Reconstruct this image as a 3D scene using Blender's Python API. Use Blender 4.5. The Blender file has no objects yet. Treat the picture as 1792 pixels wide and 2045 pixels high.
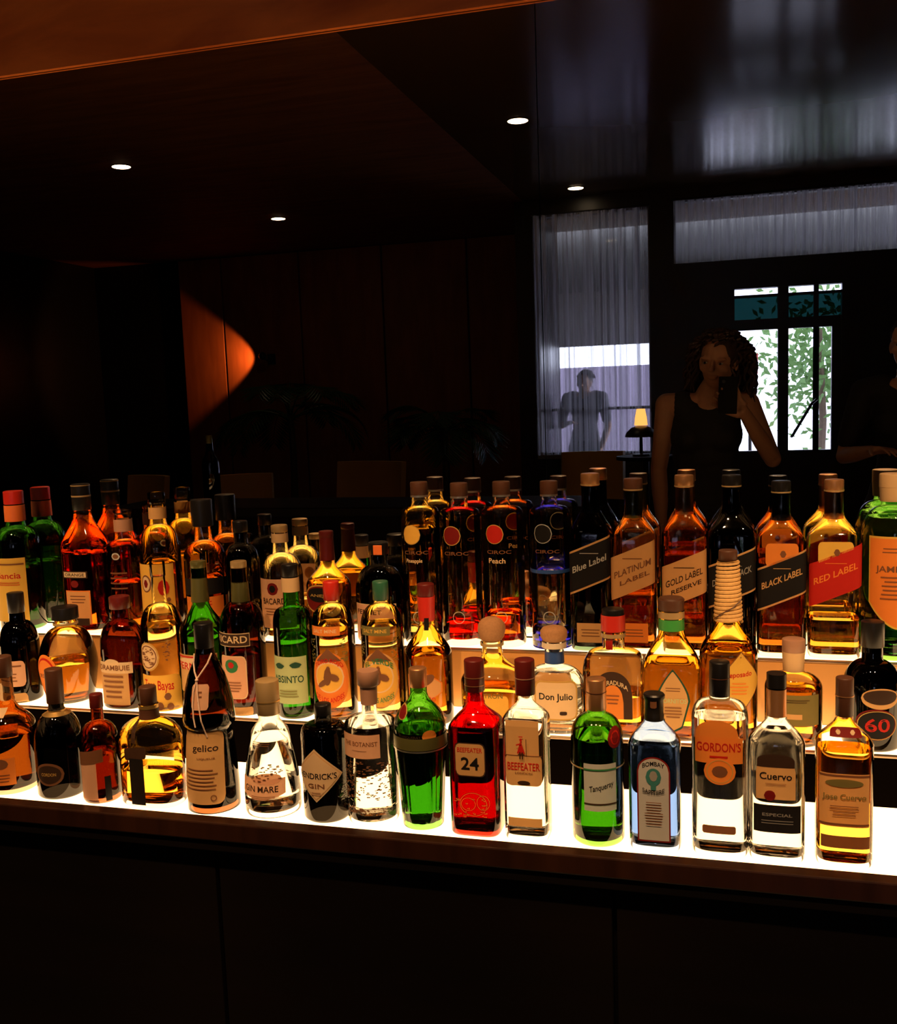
import bpy, bmesh, math, random
import numpy as np
from mathutils import Vector, Matrix

S = bpy.context.scene
C = S.collection
PI = math.pi
random.seed(7)

# ------------------------------------------------------------------ camera
F_PX = 1985.0
CX, CY = 896.0, 1022.5
EYE = np.array([0.0, 0.0, 1.5])
def _n(v):
    v = np.array(v, float); return v / np.linalg.norm(v)
_Y = _n([554, 252, -F_PX]); _X = _n([7096, 28, F_PX]); _X = _n(_X - _Y * _X.dot(_Y)); _Z = np.cross(_X, _Y)
RM = np.array([_X, _Y, _Z])
cam_d = bpy.data.cameras.new('camera'); cam = bpy.data.objects.new('camera', cam_d); C.objects.link(cam)
cam_d.sensor_fit = 'HORIZONTAL'; cam_d.sensor_width = 36.0; cam_d.lens = 36.0 * F_PX / 1792.0
cam_d.clip_start = 0.01; cam_d.clip_end = 200
M4 = Matrix([[*RM[0], 0], [*RM[1], 0], [*RM[2], 1.5], [0, 0, 0, 1]])
cam.matrix_world = M4
S.camera = cam
def ray(u, v): return RM @ np.array([u - CX, CY - v, -F_PX])
def on_y(u, v, y): d = ray(u, v); return EYE + d * (y / d[1])
def px(p):
    c = RM.T @ (np.array(p, float) - EYE); return CX + F_PX * c[0] / -c[2], CY - F_PX * c[1] / -c[2]
def depth(p): return -(RM.T @ (np.array(p, float) - EYE))[2]

# ------------------------------------------------------------------ light level
S.view_settings.view_transform = 'Standard'; S.view_settings.look = 'None'
S.view_settings.gamma = 1.0; S.view_settings.exposure = 0.0
S.view_settings.use_curve_mapping = False
cy = S.cycles
cy.use_denoising = True
cy.max_bounces = 24; cy.transmission_bounces = 20; cy.glossy_bounces = 8; cy.diffuse_bounces = 3
cy.transparent_max_bounces = 48
cy.sample_clamp_indirect = 6.0
cy.caustics_refractive = True; cy.caustics_reflective = False
SHELF_COL = (1.0, 0.60, 0.27); SHELF_STR = 4.6
FILL_W = 240  # power of the added fill spots over the bar
world = bpy.data.worlds.new('world'); S.world = world; world.use_nodes = True
wn_ = world.node_tree.nodes; bg = wn_['Background']
bg.inputs[0].default_value = (0.82, 0.78, 1.0, 1); bg.inputs[1].default_value = 5.0

# ------------------------------------------------------------------ helpers
MATS = {}
def mat(name, col=(0.5, 0.5, 0.5), rough=0.5, metal=0.0, spec=0.5, noise=0.0, nscale=40.0, transl=0.0, coat=0.0):
    if name in MATS: return MATS[name]
    m = bpy.data.materials.new(name); m.use_nodes = True; MATS[name] = m
    nt = m.node_tree; p = nt.nodes['Principled BSDF']
    p.inputs['Base Color'].default_value = (*col, 1); p.inputs['Roughness'].default_value = rough
    p.inputs['Metallic'].default_value = metal; p.inputs['Specular IOR Level'].default_value = spec
    p.inputs['Coat Weight'].default_value = coat
    if noise > 0:
        tc = nt.nodes.new('ShaderNodeTexCoord'); nz = nt.nodes.new('ShaderNodeTexNoise'); nz.inputs['Scale'].default_value = nscale
        nt.links.new(tc.outputs['Object'], nz.inputs['Vector'])
        mx = nt.nodes.new('ShaderNodeMix'); mx.data_type = 'RGBA'
        mx.inputs[6].default_value = (*[c * (1 - noise) for c in col], 1); mx.inputs[7].default_value = (*[min(1, c * (1 + noise)) for c in col], 1)
        nt.links.new(nz.outputs['Fac'], mx.inputs[0]); nt.links.new(mx.outputs[2], p.inputs['Base Color'])
    if transl > 0:
        tr = nt.nodes.new('ShaderNodeBsdfTranslucent'); tr.inputs[0].default_value = (*col, 1)
        ms = nt.nodes.new('ShaderNodeMixShader'); ms.inputs[0].default_value = transl
        nt.links.new(p.outputs[0], ms.inputs[1]); nt.links.new(tr.outputs[0], ms.inputs[2])
        nt.links.new(ms.outputs[0], nt.nodes['Material Output'].inputs[0])
    return m
def paper(name, col, transl=0.38):
    return mat('paper_' + name, col, 0.6, spec=0.2, noise=0.06, nscale=60, transl=transl)
def glass(name, col, edge=2.2):
    """thin bottle wall: tinted see-through, deeper colour where it is seen edge on, fresnel shine"""
    k = 'glass_' + name
    if k in MATS: return MATS[k]
    m = bpy.data.materials.new(k); m.use_nodes = True; MATS[k] = m
    nt = m.node_tree; nt.nodes.clear(); N = nt.nodes.new; L = nt.links.new
    out = N('ShaderNodeOutputMaterial'); tr = N('ShaderNodeBsdfTransparent'); gl = N('ShaderNodeBsdfGlossy'); gl.inputs['Roughness'].default_value = 0.03
    lw = N('ShaderNodeLayerWeight'); lw.inputs['Blend'].default_value = 0.35
    mp = N('ShaderNodeMath'); mp.operation = 'POWER'; mp.inputs[1].default_value = 2.5
    mx = N('ShaderNodeMix'); mx.data_type = 'RGBA'
    mx.inputs[6].default_value = (*col, 1); mx.inputs[7].default_value = (*[max(0.0, c) ** edge * 0.75 for c in col], 1)
    L(lw.outputs['Facing'], mp.inputs[0]); L(mp.outputs[0], mx.inputs[0]); L(mx.outputs[2], tr.inputs[0])
    fr = N('ShaderNodeFresnel'); fr.inputs[0].default_value = 1.45
    ms = N('ShaderNodeMixShader'); L(fr.outputs[0], ms.inputs[0]); L(tr.outputs[0], ms.inputs[1]); L(gl.outputs[0], ms.inputs[2]); L(ms.outputs[0], out.inputs[0])
    return m
def liquid(name, col, ior=1.34, rough=0.0):
    k = 'liquid_' + name
    if k in MATS: return MATS[k]
    m = bpy.data.materials.new(k); m.use_nodes = True; MATS[k] = m
    nt = m.node_tree; nt.nodes.clear(); N = nt.nodes.new; L = nt.links.new
    out = N('ShaderNodeOutputMaterial'); g = N('ShaderNodeBsdfGlass'); g.inputs['IOR'].default_value = ior; g.inputs['Roughness'].default_value = rough
    g.inputs['Color'].default_value = (*col, 1); L(g.outputs[0], out.inputs[0])
    return m
def obj(name, bm, m, parent=None, smooth=False, loc=None):
    me = bpy.data.meshes.new(name)
    if isinstance(bm, bmesh.types.BMesh):
        bm.to_mesh(me); bm.free()
    else:
        me.from_pydata(bm[0], [], bm[1])
    for mm in (m if isinstance(m, (list, tuple)) else [m]): me.materials.append(mm)
    if smooth:
        me.shade_smooth()
        try: me.set_sharp_from_angle(angle=math.radians(42))
        except Exception: pass
    o = bpy.data.objects.new(name, me); C.objects.link(o)
    if parent: o.parent = parent
    if loc is not None: o.location = loc
    return o
def thing(name, label, cat, loc=(0, 0, 0), group=None, rz=0):
    o = bpy.data.objects.new(name, None); C.objects.link(o); o.location = loc; o.rotation_euler = (0, 0, rz)
    o.empty_display_size = 0.05
    return tag(o, label, cat, group)
def tag(o, label, cat, group=None):
    o['label'] = label; o['category'] = cat
    if group: o['group'] = group
    return o
def struct(name, bm, m, **k):
    o = obj(name, bm, m, **k); o['kind'] = 'structure'; return o
def add_box(bm, x0, x1, y0, y1, z0, z1, bev=0.0):
    r = bmesh.ops.create_cube(bm, size=1.0)
    for v in r['verts']:
        v.co = Vector((x0 + (v.co.x + .5) * (x1 - x0), y0 + (v.co.y + .5) * (y1 - y0), z0 + (v.co.z + .5) * (z1 - z0)))
    if bev > 0:
        es = list({e for v in r['verts'] for e in v.link_edges})
        bmesh.ops.bevel(bm, geom=es, offset=bev, segments=2, affect='EDGES', profile=0.5)
    return bm
def box(x0, x1, y0, y1, z0, z1, bev=0.0):
    return add_box(bmesh.new(), x0, x1, y0, y1, z0, z1, bev)
def add_tube(bm, pts, rad, seg=10, cap=True):
    pts = [Vector(p) for p in pts]; rings = []
    rad = rad if isinstance(rad, (list, tuple)) else [rad] * len(pts)
    prev = None
    for i, p in enumerate(pts):
        d = (pts[min(i + 1, len(pts) - 1)] - pts[max(i - 1, 0)])
        d = d.normalized() if d.length > 1e-9 else Vector((0, 0, 1))
        if prev is None:
            a = Vector((1, 0, 0)) if abs(d.x) < 0.9 else Vector((0, 1, 0)); a = (a - d * a.dot(d)).normalized()
        else:
            a = (prev - d * prev.dot(d)).normalized()
        prev = a; b = d.cross(a)
        rings.append([bm.verts.new(p + (a * math.cos(2 * PI * k / seg) + b * math.sin(2 * PI * k / seg)) * rad[i]) for k in range(seg)])
    for r0, r1 in zip(rings, rings[1:]):
        for k in range(seg): bm.faces.new((r0[k], r0[(k + 1) % seg], r1[(k + 1) % seg], r1[k]))
    if cap:
        bm.faces.new(list(reversed(rings[0]))); bm.faces.new(rings[-1])
    return bm
def add_ball(bm, c, r, sc=(1, 1, 1), seg=16):
    q = bmesh.ops.create_uvsphere(bm, u_segments=seg, v_segments=seg // 2 + 2, radius=r)
    for v in q['verts']: v.co = Vector((c[0] + v.co.x * sc[0], c[1] + v.co.y * sc[1], c[2] + v.co.z * sc[2]))
    return bm

# ------------------------------------------------------------------ bottle cross sections
NS = 48
def ring_pts(a, b, n, N=NS):
    """superellipse ring, starting at the front (-y) and going towards +x"""
    t = np.linspace(0, 2 * PI, N, endpoint=False) - PI / 2
    c, s = np.cos(t), np.sin(t)
    e = 2.0 / n
    return np.stack([a * np.sign(c) * np.abs(c) ** e, b * np.sign(s) * np.abs(s) ** e], 1)
def revolve(rows, N=NS, close_bottom=True, close_top=True, flute=None):
    """rows: (h, a, b, n) from bottom to top"""
    bm = bmesh.new(); rings = []
    for (h, a, b, n) in rows:
        P = ring_pts(a, b, n, N)
        if flute:
            t = np.arange(N) / N * 2 * PI
            amt = flute(h)
            P = P * (1 + amt * (np.abs(np.sin(t * 6)) - 0.5))[:, None] if amt else P
        rings.append([bm.verts.new((float(x), float(y), h)) for x, y in P])
    for r0, r1 in zip(rings, rings[1:]):
        for k in range(N): bm.faces.new((r0[k], r0[(k + 1) % N], r1[(k + 1) % N], r1[k]))
    if close_bottom: bm.faces.new(list(reversed(rings[0])))
    if close_top: bm.faces.new(rings[-1])
    return bm
class Surf:
    """maps (s = arc length from the front centre, h) to a point on the bottle"""
    def __init__(self, rows):
        self.h = np.array([r[0] for r in rows]); self.r = np.array([r[1:] for r in rows], float); self.cache = {}
    def sect(self, h):
        k = round(h * 1500)
        if k not in self.cache:
            a, b, n = [float(np.interp(h, self.h, self.r[:, i])) for i in range(3)]
            P = ring_pts(a, b, n, 480); P = np.vstack([P, P[:1]])
            L = np.concatenate([[0], np.cumsum(np.linalg.norm(np.diff(P, axis=0), axis=1))])
            self.cache[k] = (P, L)
        return self.cache[k]
    def at(self, s, h, off):
        P, L = self.sect(h); s = s % L[-1]
        x = np.interp(s, L, P[:, 0]); y = np.interp(s, L, P[:, 1])
        e = 0.0015
        x1 = np.interp((s + e) % L[-1], L, P[:, 0]); y1 = np.interp((s + e) % L[-1], L, P[:, 1])
        x0 = np.interp((s - e) % L[-1], L, P[:, 0]); y0 = np.interp((s - e) % L[-1], L, P[:, 1])
        tx, ty = x1 - x0, y1 - y0; l = math.hypot(tx, ty) or 1
        return (x + off * ty / l, y - off * tx / l, h)

INK = {
 'black': (0.012, 0.01, 0.01), 'dark': (0.05, 0.025, 0.015), 'red': (0.55, 0.02, 0.012), 'dkred': (0.2, 0.01, 0.008),
 'cream': (0.82, 0.60, 0.34), 'white': (0.82, 0.78, 0.70), 'tan': (0.72, 0.40, 0.15), 'orange': (0.85, 0.26, 0.04), 'yellow': (0.85, 0.50, 0.08),
 'brown': (0.22, 0.09, 0.04), 'green': (0.04, 0.22, 0.08), 'dkgreen': (0.02, 0.08, 0.05), 'olive': (0.20, 0.17, 0.05), 'gold': (0.62, 0.38, 0.10),
 'blue': (0.04, 0.09, 0.30), 'grey': (0.35, 0.33, 0.30), 'pink': (0.76, 0.42, 0.25), 'teal': (0.05, 0.22, 0.20), 'silver': (0.55, 0.55, 0.52), 'ltgreen': (0.55, 0.62, 0.30),
}
TXT = {}
def text_mesh(s):
    """flat outline mesh of a string in the built-in font, normalised to height 1 and centred"""
    if s not in TXT:
        cu = bpy.data.curves.new('t', 'FONT'); cu.body = s; cu.resolution_u = 3; cu.offset = 0.014
        o = bpy.data.objects.new('t', cu); C.objects.link(o)
        me = o.evaluated_get(bpy.context.evaluated_depsgraph_get()).to_mesh()
        V = np.array([v.co[:2] for v in me.vertices]); Fs = [tuple(p.vertices) for p in me.polygons]
        o.evaluated_get(bpy.context.evaluated_depsgraph_get()).to_mesh_clear()
        bpy.data.objects.remove(o); bpy.data.curves.remove(cu)
        lo, hi = V.min(0), V.max(0)
        V = (V - (lo + hi) / 2) / (hi[1] - lo[1])
        TXT[s] = (V, Fs, float((hi[0] - lo[0]) / (hi[1] - lo[1])))
    return TXT[s]
def shape_fn(kind, w, h):
    a, b = w / 2, h / 2
    if kind == 'rect': return lambda x: (-b, b)
    if kind == 'rrect':
        r = min(a, b) * 0.35
        def f(x):
            d = max(0, abs(x) - (a - r)); q = r - math.sqrt(max(0, r * r - d * d)); return (-b + q, b - q)
        return f
    if kind == 'arch': return lambda x: (-b, b - min(a, b) * 0.9 * (1 - math.sqrt(max(0, 1 - (x / a) ** 2))))
    if kind == 'diamond': return lambda x: (-b * (1 - abs(x) / a), b * (1 - abs(x) / a))
    if kind == 'ellipse': return lambda x: (-b * math.sqrt(max(0, 1 - (x / a) ** 2)), b * math.sqrt(max(0, 1 - (x / a) ** 2)))
    if kind == 'leaf': return lambda x: (-b * (0.72 + 0.28 * (1 - (abs(x) / a))) if abs(x) < a * .55 else -b * (1 - abs(x) / a) * 1.9, -0.0 + b * (1 - (abs(x) / a)) ** 0.62 if True else 0)
    if kind == 'shield': return lambda x: (-b + b * 0.55 * (abs(x) / a) ** 1.6, b)
    if kind == 'kite': return lambda x: ((-b + (x + a) / (2 * a) * b * 0.9) , (b - abs(x + a * .3) / (1.3 * a) * b * .7))
    if kind == 'tri': return lambda x: (-b, b - 2 * b * abs(x) / a)
    if kind == 'horseshoe': return lambda x: (-b, b * math.sqrt(max(0, 1 - (abs(x) / a) ** 2.2)))
    return lambda x: (-b, b)
def label_mesh(surf, items, k, hf, base_off=0.0009):
    """items drawn on the bottle in order, each layer a little further out; k metres per pixel, hf(v) gives the height"""
    V, Fs, Mi, mats_, off = [], [], [], [], base_off
    def mi(col):
        m = paper(col, INK[col])
        if m not in mats_: mats_.append(m)
        return mats_.index(m)
    for it in items:
        kind, s0, v0, w, h, col = it[:6]; extra = it[6:]
        skew = 0.0
        if kind == 'text':
            tv, tf, asp = text_mesh(extra[0]); skew = extra[1] if len(extra) > 1 else 0.0
            arc = extra[2] if len(extra) > 2 else 0.0
            b0 = len(V)
            for x, y in tv:
                xs = x / asp * w; V.append(surf.at((s0 + xs) * k, hf(v0 - y * h - skew * xs + arc * (2 * xs / w) ** 2), off))
            Fs += [tuple(b0 + q for q in f) for f in tf]; Mi += [mi(col)] * len(tf)
            off += 0.0003; continue
        if kind == 'lines':      # small print: n thin lines
            n = extra[0]; rows = [('rect', s0, v0 - h / 2 + h * (q + .5) / n, w * (0.72 + 0.28 * random.random()), h / n * 0.28, col) for q in range(n)]
            for r_ in rows:
                a_, b_ = _strip(surf, r_, k, hf, off, 0); b0 = len(V); V += a_; Fs += [tuple(b0 + q for q in f) for f in b_]; Mi += [mi(col)] * len(b_)
            off += 0.0003; continue
        if kind == 'marks':      # scattered tiny raised print
            n = extra[0]
            for q in range(n):
                r_ = ('rect', s0 + (random.random() - .5) * w, v0 + (random.random() - .5) * h, 2 + 5 * random.random(), 1.2 + 1.6 * random.random(), col)
                a_, b_ = _strip(surf, r_, k, hf, off, 0, nx=2); b0 = len(V); V += a_; Fs += [tuple(b0 + q for q in f) for f in b_]; Mi += [mi(col)] * len(b_)
            off += 0.0003; continue
        if kind == 'ringlet':    # an annulus drawn as outline
            wd = extra[0]; nn = 28; b0 = len(V)
            for q in range(nn):
                t = 2 * PI * q / nn
                for rr in (1, 1 - wd): V.append(surf.at((s0 + math.cos(t) * w / 2 * rr) * k, hf(v0 - math.sin(t) * h / 2 * rr), off))
            for q in range(nn):
                a0, a1, c0, c1 = b0 + 2 * q, b0 + 2 * q + 1, b0 + 2 * ((q + 1) % nn), b0 + 2 * ((q + 1) % nn) + 1
                Fs.append((a0, c0, c1, a1)); Mi.append(mi(col))
            off += 0.0003; continue
        skew = extra[0] if extra else 0.0
        a_, b_ = _strip(surf, it, k, hf, off, skew); b0 = len(V); V += a_; Fs += [tuple(b0 + q for q in f) for f in b_]; Mi += [mi(col)] * len(b_)
        off += 0.0003
    return V, Fs, Mi, mats_
def _strip(surf, it, k, hf, off, skew, nx=None):
    kind, s0, v0, w, h, col = it[:6]
    fn = shape_fn(kind, w, h); nx = nx or max(4, min(56, int(w / 2.5))); ny = 6 if h > 30 else 2
    V, Fs = [], []
    for i in range(nx + 1):
        x = -w / 2 + w * i / nx
        lo, hi = fn(x)
        for j in range(ny + 1):
            y = lo + (hi - lo) * j / ny
            V.append(surf.at((s0 + x) * k, hf(v0 - y - skew * x), off))
    for i in range(nx):
        for j in range(ny):
            a = i * (ny + 1) + j; Fs.append((a, a + ny + 1, a + ny + 2, a + 1))
    return V, Fs

GL = {
 'clear': glass('clear', (0.94, 0.94, 0.92)), 'flint': glass('flint', (0.90, 0.86, 0.76)), 'green': glass('green', (0.17, 0.46, 0.08)),
 'bright_green': glass('bright_green', (0.15, 0.46, 0.09)), 'dark_green': glass('dark_green', (0.05, 0.20, 0.06)), 'olive': glass('olive', (0.30, 0.50, 0.12)),
 'brown': glass('brown', (0.30, 0.10, 0.035)), 'black': glass('black', (0.012, 0.010, 0.008)), 'red': glass('red', (0.42, 0.022, 0.012)),
 'blue': glass('blue', (0.34, 0.52, 0.95)), 'smoke': glass('smoke', (0.40, 0.33, 0.25)), 'bluegreen': glass('bluegreen', (0.12, 0.24, 0.18)), 'teagreen': glass('teagreen', (0.42, 0.45, 0.16)),
}
LQ = {
 'water': liquid('water', (0.99, 0.985, 0.97)), 'gold': liquid('gold', (1.0, 0.78, 0.30)), 'pale': liquid('pale', (1.0, 0.88, 0.55)), 'amber': liquid('amber', (0.85, 0.50, 0.17)),
 'whisky': liquid('whisky', (0.78, 0.45, 0.16)), 'red': liquid('red', (0.95, 0.07, 0.02)), 'orange': liquid('orange', (1.0, 0.46, 0.12)), 'dark': liquid('dark', (0.05, 0.012, 0.005)),
 'green': liquid('green', (0.75, 0.85, 0.5)), 'blue': liquid('blue', (0.16, 0.16, 0.95)),
}
CAPM = {
 'black': mat('cap_black', (0.008, 0.007, 0.007), 0.35, spec=0.25), 'red': mat('cap_red', (0.50, 0.02, 0.01), 0.35), 'dkred': mat('cap_dark_red', (0.10, 0.010, 0.008), 0.35, spec=0.3),
 'brown': mat('cap_brown', (0.075, 0.028, 0.014), 0.45, spec=0.3), 'cork': mat('cork', (0.34, 0.16, 0.06), 0.8, noise=0.25, nscale=260), 'pink': mat('cap_pink', (0.34, 0.17, 0.10), 0.55, noise=.08),
 'gold': mat('cap_gold', (0.75, 0.48, 0.16), 0.32, metal=0.85), 'silver': mat('cap_silver', (0.55, 0.52, 0.46), 0.35, metal=0.9), 'copper': mat('cap_copper', (0.50, 0.24, 0.10), 0.35, metal=0.7),
 'green': mat('cap_green', (0.02, 0.10, 0.05), 0.4), 'olive': mat('foil_olive', (0.13, 0.12, 0.035), 0.38, metal=0.5), 'cream': mat('cap_cream', (0.60, 0.38, 0.18), 0.5), 'blue': mat('cap_blue', (0.02, 0.06, 0.22), 0.4),
 'orange': mat('cap_orange', (0.75, 0.16, 0.03), 0.45), 'white': mat('cap_white', (0.60, 0.48, 0.34), 0.45), 'clear': GL['flint'], 'wax': mat('sealing_wax', (0.22, 0.02, 0.015), 0.35, noise=.3, nscale=90),
 'bgreen': mat('band_green', (0.04, 0.28, 0.05), 0.4), 'ped': mat('cap_pale_gold', (0.42, 0.28, 0.12), 0.4, metal=.3), 'straw': mat('rope_straw', (0.62, 0.36, 0.12), 0.8, noise=.2, nscale=200),
}
# ------------------------------------------------------------------ the three lit steps
ROW = {1: (1.555, 0.750), 2: (1.820, 0.845), 3: (1.970, 0.972)}
MIRROR_Y = 2.085
def lerp(a, b, t): return a + (b - a) * t

def bottle(row, u, vt, w, vs, vn, wn_px, vc, wc, cap, gl, liq=None, vl=None, style='dome', sq=2.0, dr=1.0, labels=(), name='liquor_bottle', label='', cat='bottle',
           group=None, back=0.0, prof=None, rings=(), foil=None, capprof=None, wb=None, vref=None, flute=None, baseh=0.008, capring=None, extra=None, captop=True, vmat=None):
    """One bottle. Sizes are read off the photograph in pixels at the bottle's own distance and turned into metres.
    u axis, vt top, w body half width, vs top of the straight body, vn foot of the neck, wn neck half width, vc lower rim of the cap, wc cap half width"""
    yf, zt = ROW[row]
    # metres per pixel on the axis plane
    vref = vref or (vt + 160)
    P = on_y(u, vref, yf + 0.05); kk = depth(P) / F_PX
    R = w * kk; Rd = R * dr
    yc = yf + 0.012 + Rd + back
    P = on_y(u, vref, yc); kk = depth(P) / F_PX; R = w * kk; Rd = R * dr
    X = float(P[0]); base = np.array([X, yc, zt])
    zs = np.linspace(0, 0.6, 121); vv = np.array([px(base + [0, 0, z])[1] for z in zs])
    H = lambda v: float(np.interp(-v, -vv, zs))
    shift = px([X, yc - Rd, zt + 0.15])[1] - px([X, yc, zt + 0.15])[1]
    HF = lambda v: float(np.interp(-(v - shift), -vv, zs))
    hs, hn, hc, ht = H(vs), H(vn), H(vc), H(vt)
    wn = wn_px * kk; wcm = wc * kk
    root = thing(name, label, cat, (X, yc, zt), group)
    rows = []
    if prof:      # explicit outline [(v, halfwidth px, squareness)], from the foot upward; v None = foot
        for p_ in prof:
            hh = 0.0 if p_[0] is None else H(p_[0]); a = p_[1] * kk; n = p_[2] if len(p_) > 2 else 2.0
            d = p_[3] if len(p_) > 3 else dr
            rows.append((hh, a, a * d, n))
    else:
        rb = (wb if wb else w) * kk
        rows += [(0.0, rb * 0.90, rb * 0.90 * dr, sq), (0.002, rb * 0.96, rb * 0.96 * dr, sq), (0.006, rb, rb * dr, sq)]
        for t in (0.33, 0.66): rows.append((lerp(0.006, hs, t), lerp(rb, R, t), lerp(rb, R, t) * dr, sq))
        rows.append((hs, R, Rd, sq))
        for i in range(1, 13):
            t = i / 12
            if style == 'dome': f, g = math.cos(t * PI / 2), math.sin(t * PI / 2)
            elif style == 'ogee': f, g = 0.5 + 0.5 * math.cos(t * PI), t
            elif style == 'shoulder': f, g = math.cos(t * PI / 2) ** 0.55, math.sin(t * PI / 2) ** 0.8
            elif style == 'slope': f, g = (1 - t) ** 0.85 * 0.5 + 0.5 * (0.5 + 0.5 * math.cos(t * PI)), t
            else: f, g = 1 - t, t
            hh = lerp(hs, hn, g); a = lerp(wn, R, f); b = lerp(wn, Rd, f); n = lerp(2.0, sq, max(0, f) ** 0.7)
            rows.append((hh, a, b, n))
        if wn_px < w * 0.7:   # small fillet into the neck
            rows[-1] = (hn, wn * 1.08, wn * 1.08, 2); rows.append((hn + (hc - hn) * 0.12, wn, wn, 2))
        rows.append((max(hc, hn + 0.003), wn * 0.97, wn * 0.97, 2.0))
    # clean ascending
    rr = [rows[0]]
    for r_ in rows[1:]:
        if r_[0] > rr[-1][0] + 1e-5: rr.append(r_)
        elif abs(r_[1] - rr[-1][1]) > 1e-4: rr.append((rr[-1][0] + 2e-5, *r_[1:]))
    rows = rr
    surf = Surf(rows)
    fl = None
    if flute: fl = lambda h: flute[2] if flute[0] >= h >= 0.004 and True and h < H(flute[1]) else 0.0
    if flute: fl = lambda h: flute[2] if 0.003 < h < H(flute[1]) else 0.0
    g_ = obj('glass_body', revolve(rows, close_top=False, N=96 if flute else NS, flute=fl), GL[gl], root, smooth=True)
    # the drink inside
    if liq:
        hl = H(vl) if vl else hs; tk = 0.0032
        hh = [r_[0] for r_ in rows if baseh < r_[0] < hl - 1e-4]
        hh = sorted(set([baseh, baseh + 0.002] + hh + [hl]))
        lr = []
        for i, h in enumerate(hh):
            a, b, n = [float(np.interp(h, surf.h, surf.r[:, q])) for q in range(3)]
            q = 0.9 if i == 0 else 1.0
            lr.append((h, max(0.002, (a - tk) * q), max(0.002, (b - tk) * q), n))
        obj('liquid', revolve(lr, flute=fl, N=96 if flute else NS), LQ[liq], root, smooth=True)
    # cap
    if cap:
        if capprof: cr = [(H(v_), a_ * kk, a_ * kk, 2) for v_, a_ in capprof]
        else:
            e = min(0.0025, (ht - hc) * 0.15)
            cr = [(hc, wcm * .98, wcm * .98, 2), (hc + 0.0005, wcm, wcm, 2), (ht - e, wcm, wcm, 2), (ht - e * 0.3, wcm * 0.97, wcm * 0.97, 2), (ht, wcm * 0.9, wcm * 0.9, 2)]
        co = obj('cap', revolve(cr, N=32), CAPM[cap], root, smooth=True)
        if capring:
            for vq, col, hp in capring:
                h0 = H(vq); ra = float(np.interp(h0, [c[0] for c in cr], [c[1] for c in cr])) + 0.0006
                obj('cap_ring', revolve([(h0 - hp * kk / 2, ra, ra, 2), (h0 + hp * kk / 2, ra, ra, 2)], N=32), CAPM[col], co, smooth=True)
    # foil or wrapped neck
    if foil:
        v1, v2, w1, w2, col = foil[:5]
        n_ = 6; fr = []
        for i in range(n_ + 1):
            h = lerp(H(v1), H(v2), i / n_); a = lerp(w1, w2, i / n_) * kk
            fr.append((h, a, a, 2))
        obj('neck_foil', revolve(fr, N=32, close_bottom=False, close_top=True), CAPM[col], root, smooth=True)
    for (nm, v1, v2, dw, col) in rings:     # bands round neck or body
        h1, h2 = H(v1), H(v2); rws = []
        for i in range(4):
            h = lerp(h1, h2, i / 3); a, b, n = [float(np.interp(h, surf.h, surf.r[:, q])) for q in range(3)]
            rws.append((h, a + dw * kk, b + dw * kk, n))
        bm_ = revolve(rws, close_bottom=False, close_top=False)
        obj(nm, bm_, CAPM[col] if col in CAPM else paper(col, INK[col]), root, smooth=True)
    for j, L_ in enumerate(labels):
        nm, items = L_[0], L_[1]
        V, Fs, Mi, ms = label_mesh(surf, items, kk, HF, base_off=0.0009)
        lo = obj(nm, (V, Fs), ms, root)
        for p_, q in zip(lo.data.polygons, Mi): p_.material_index = q
    if extra: extra(root, surf, H, HF, kk, rows)
    return root

# ------------------------------------------------------------------ the room (real size, floor at z = 0)
def wood(name, c1, c2, rough=0.35, scale=(1, 1, 14), rot=0.0, spec=0.5):
    m = bpy.data.materials.new(name); m.use_nodes = True; nt = m.node_tree; p = nt.nodes['Principled BSDF']; N = nt.nodes.new; L = nt.links.new
    tc = N('ShaderNodeTexCoord'); mp = N('ShaderNodeMapping'); mp.inputs['Scale'].default_value = scale; mp.inputs['Rotation'].default_value = (0, rot, 0)
    nz = N('ShaderNodeTexNoise'); nz.inputs['Scale'].default_value = 1.6; nz.inputs['Detail'].default_value = 8; nz.inputs['Distortion'].default_value = 0.6
    cr = N('ShaderNodeValToRGB'); cr.color_ramp.elements[0].position = 0.32; cr.color_ramp.elements[0].color = (*c1, 1); cr.color_ramp.elements[1].position = 0.70; cr.color_ramp.elements[1].color = (*c2, 1)
    L(tc.outputs['Object'], mp.inputs[0]); L(mp.outputs[0], nz.inputs['Vector']); L(nz.outputs['Fac'], cr.inputs[0]); L(cr.outputs[0], p.inputs['Base Color'])
    p.inputs['Roughness'].default_value = rough; p.inputs['Specular IOR Level'].default_value = spec
    return m
M_panel = wood('veneer', (0.10, 0.030, 0.012), (0.20, 0.065, 0.025), 0.32, (1.2, 1, 9))
M_bulk = wood('bulkhead_veneer_sheen', (0.34, 0.060, 0.012), (0.95, 0.25, 0.05), 0.30, (1.4, 1, 4.5), rot=-0.85)  # diagonal streaks in the colour stand in for reflections and sheen
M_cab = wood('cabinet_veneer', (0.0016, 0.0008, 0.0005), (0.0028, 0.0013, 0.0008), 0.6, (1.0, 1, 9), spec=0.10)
M_lip = wood('lip_veneer', (0.013, 0.0045, 0.002), (0.024, 0.008, 0.0035), 0.35, (14, 1, 1), spec=0.25)
M_dark = mat('dark_lacquer', (0.010, 0.007, 0.006), 0.35)
M_ceil = mat('ceiling_lacquer', (0.10, 0.048, 0.022), 0.14, spec=0.06, noise=.08, nscale=1.2)
M_floor = mat('floor_stone', (0.045, 0.03, 0.02), 0.35, noise=.2, nscale=3)
M_frame = mat('window_frame_metal', (0.012, 0.010, 0.010), 0.4)
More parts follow.
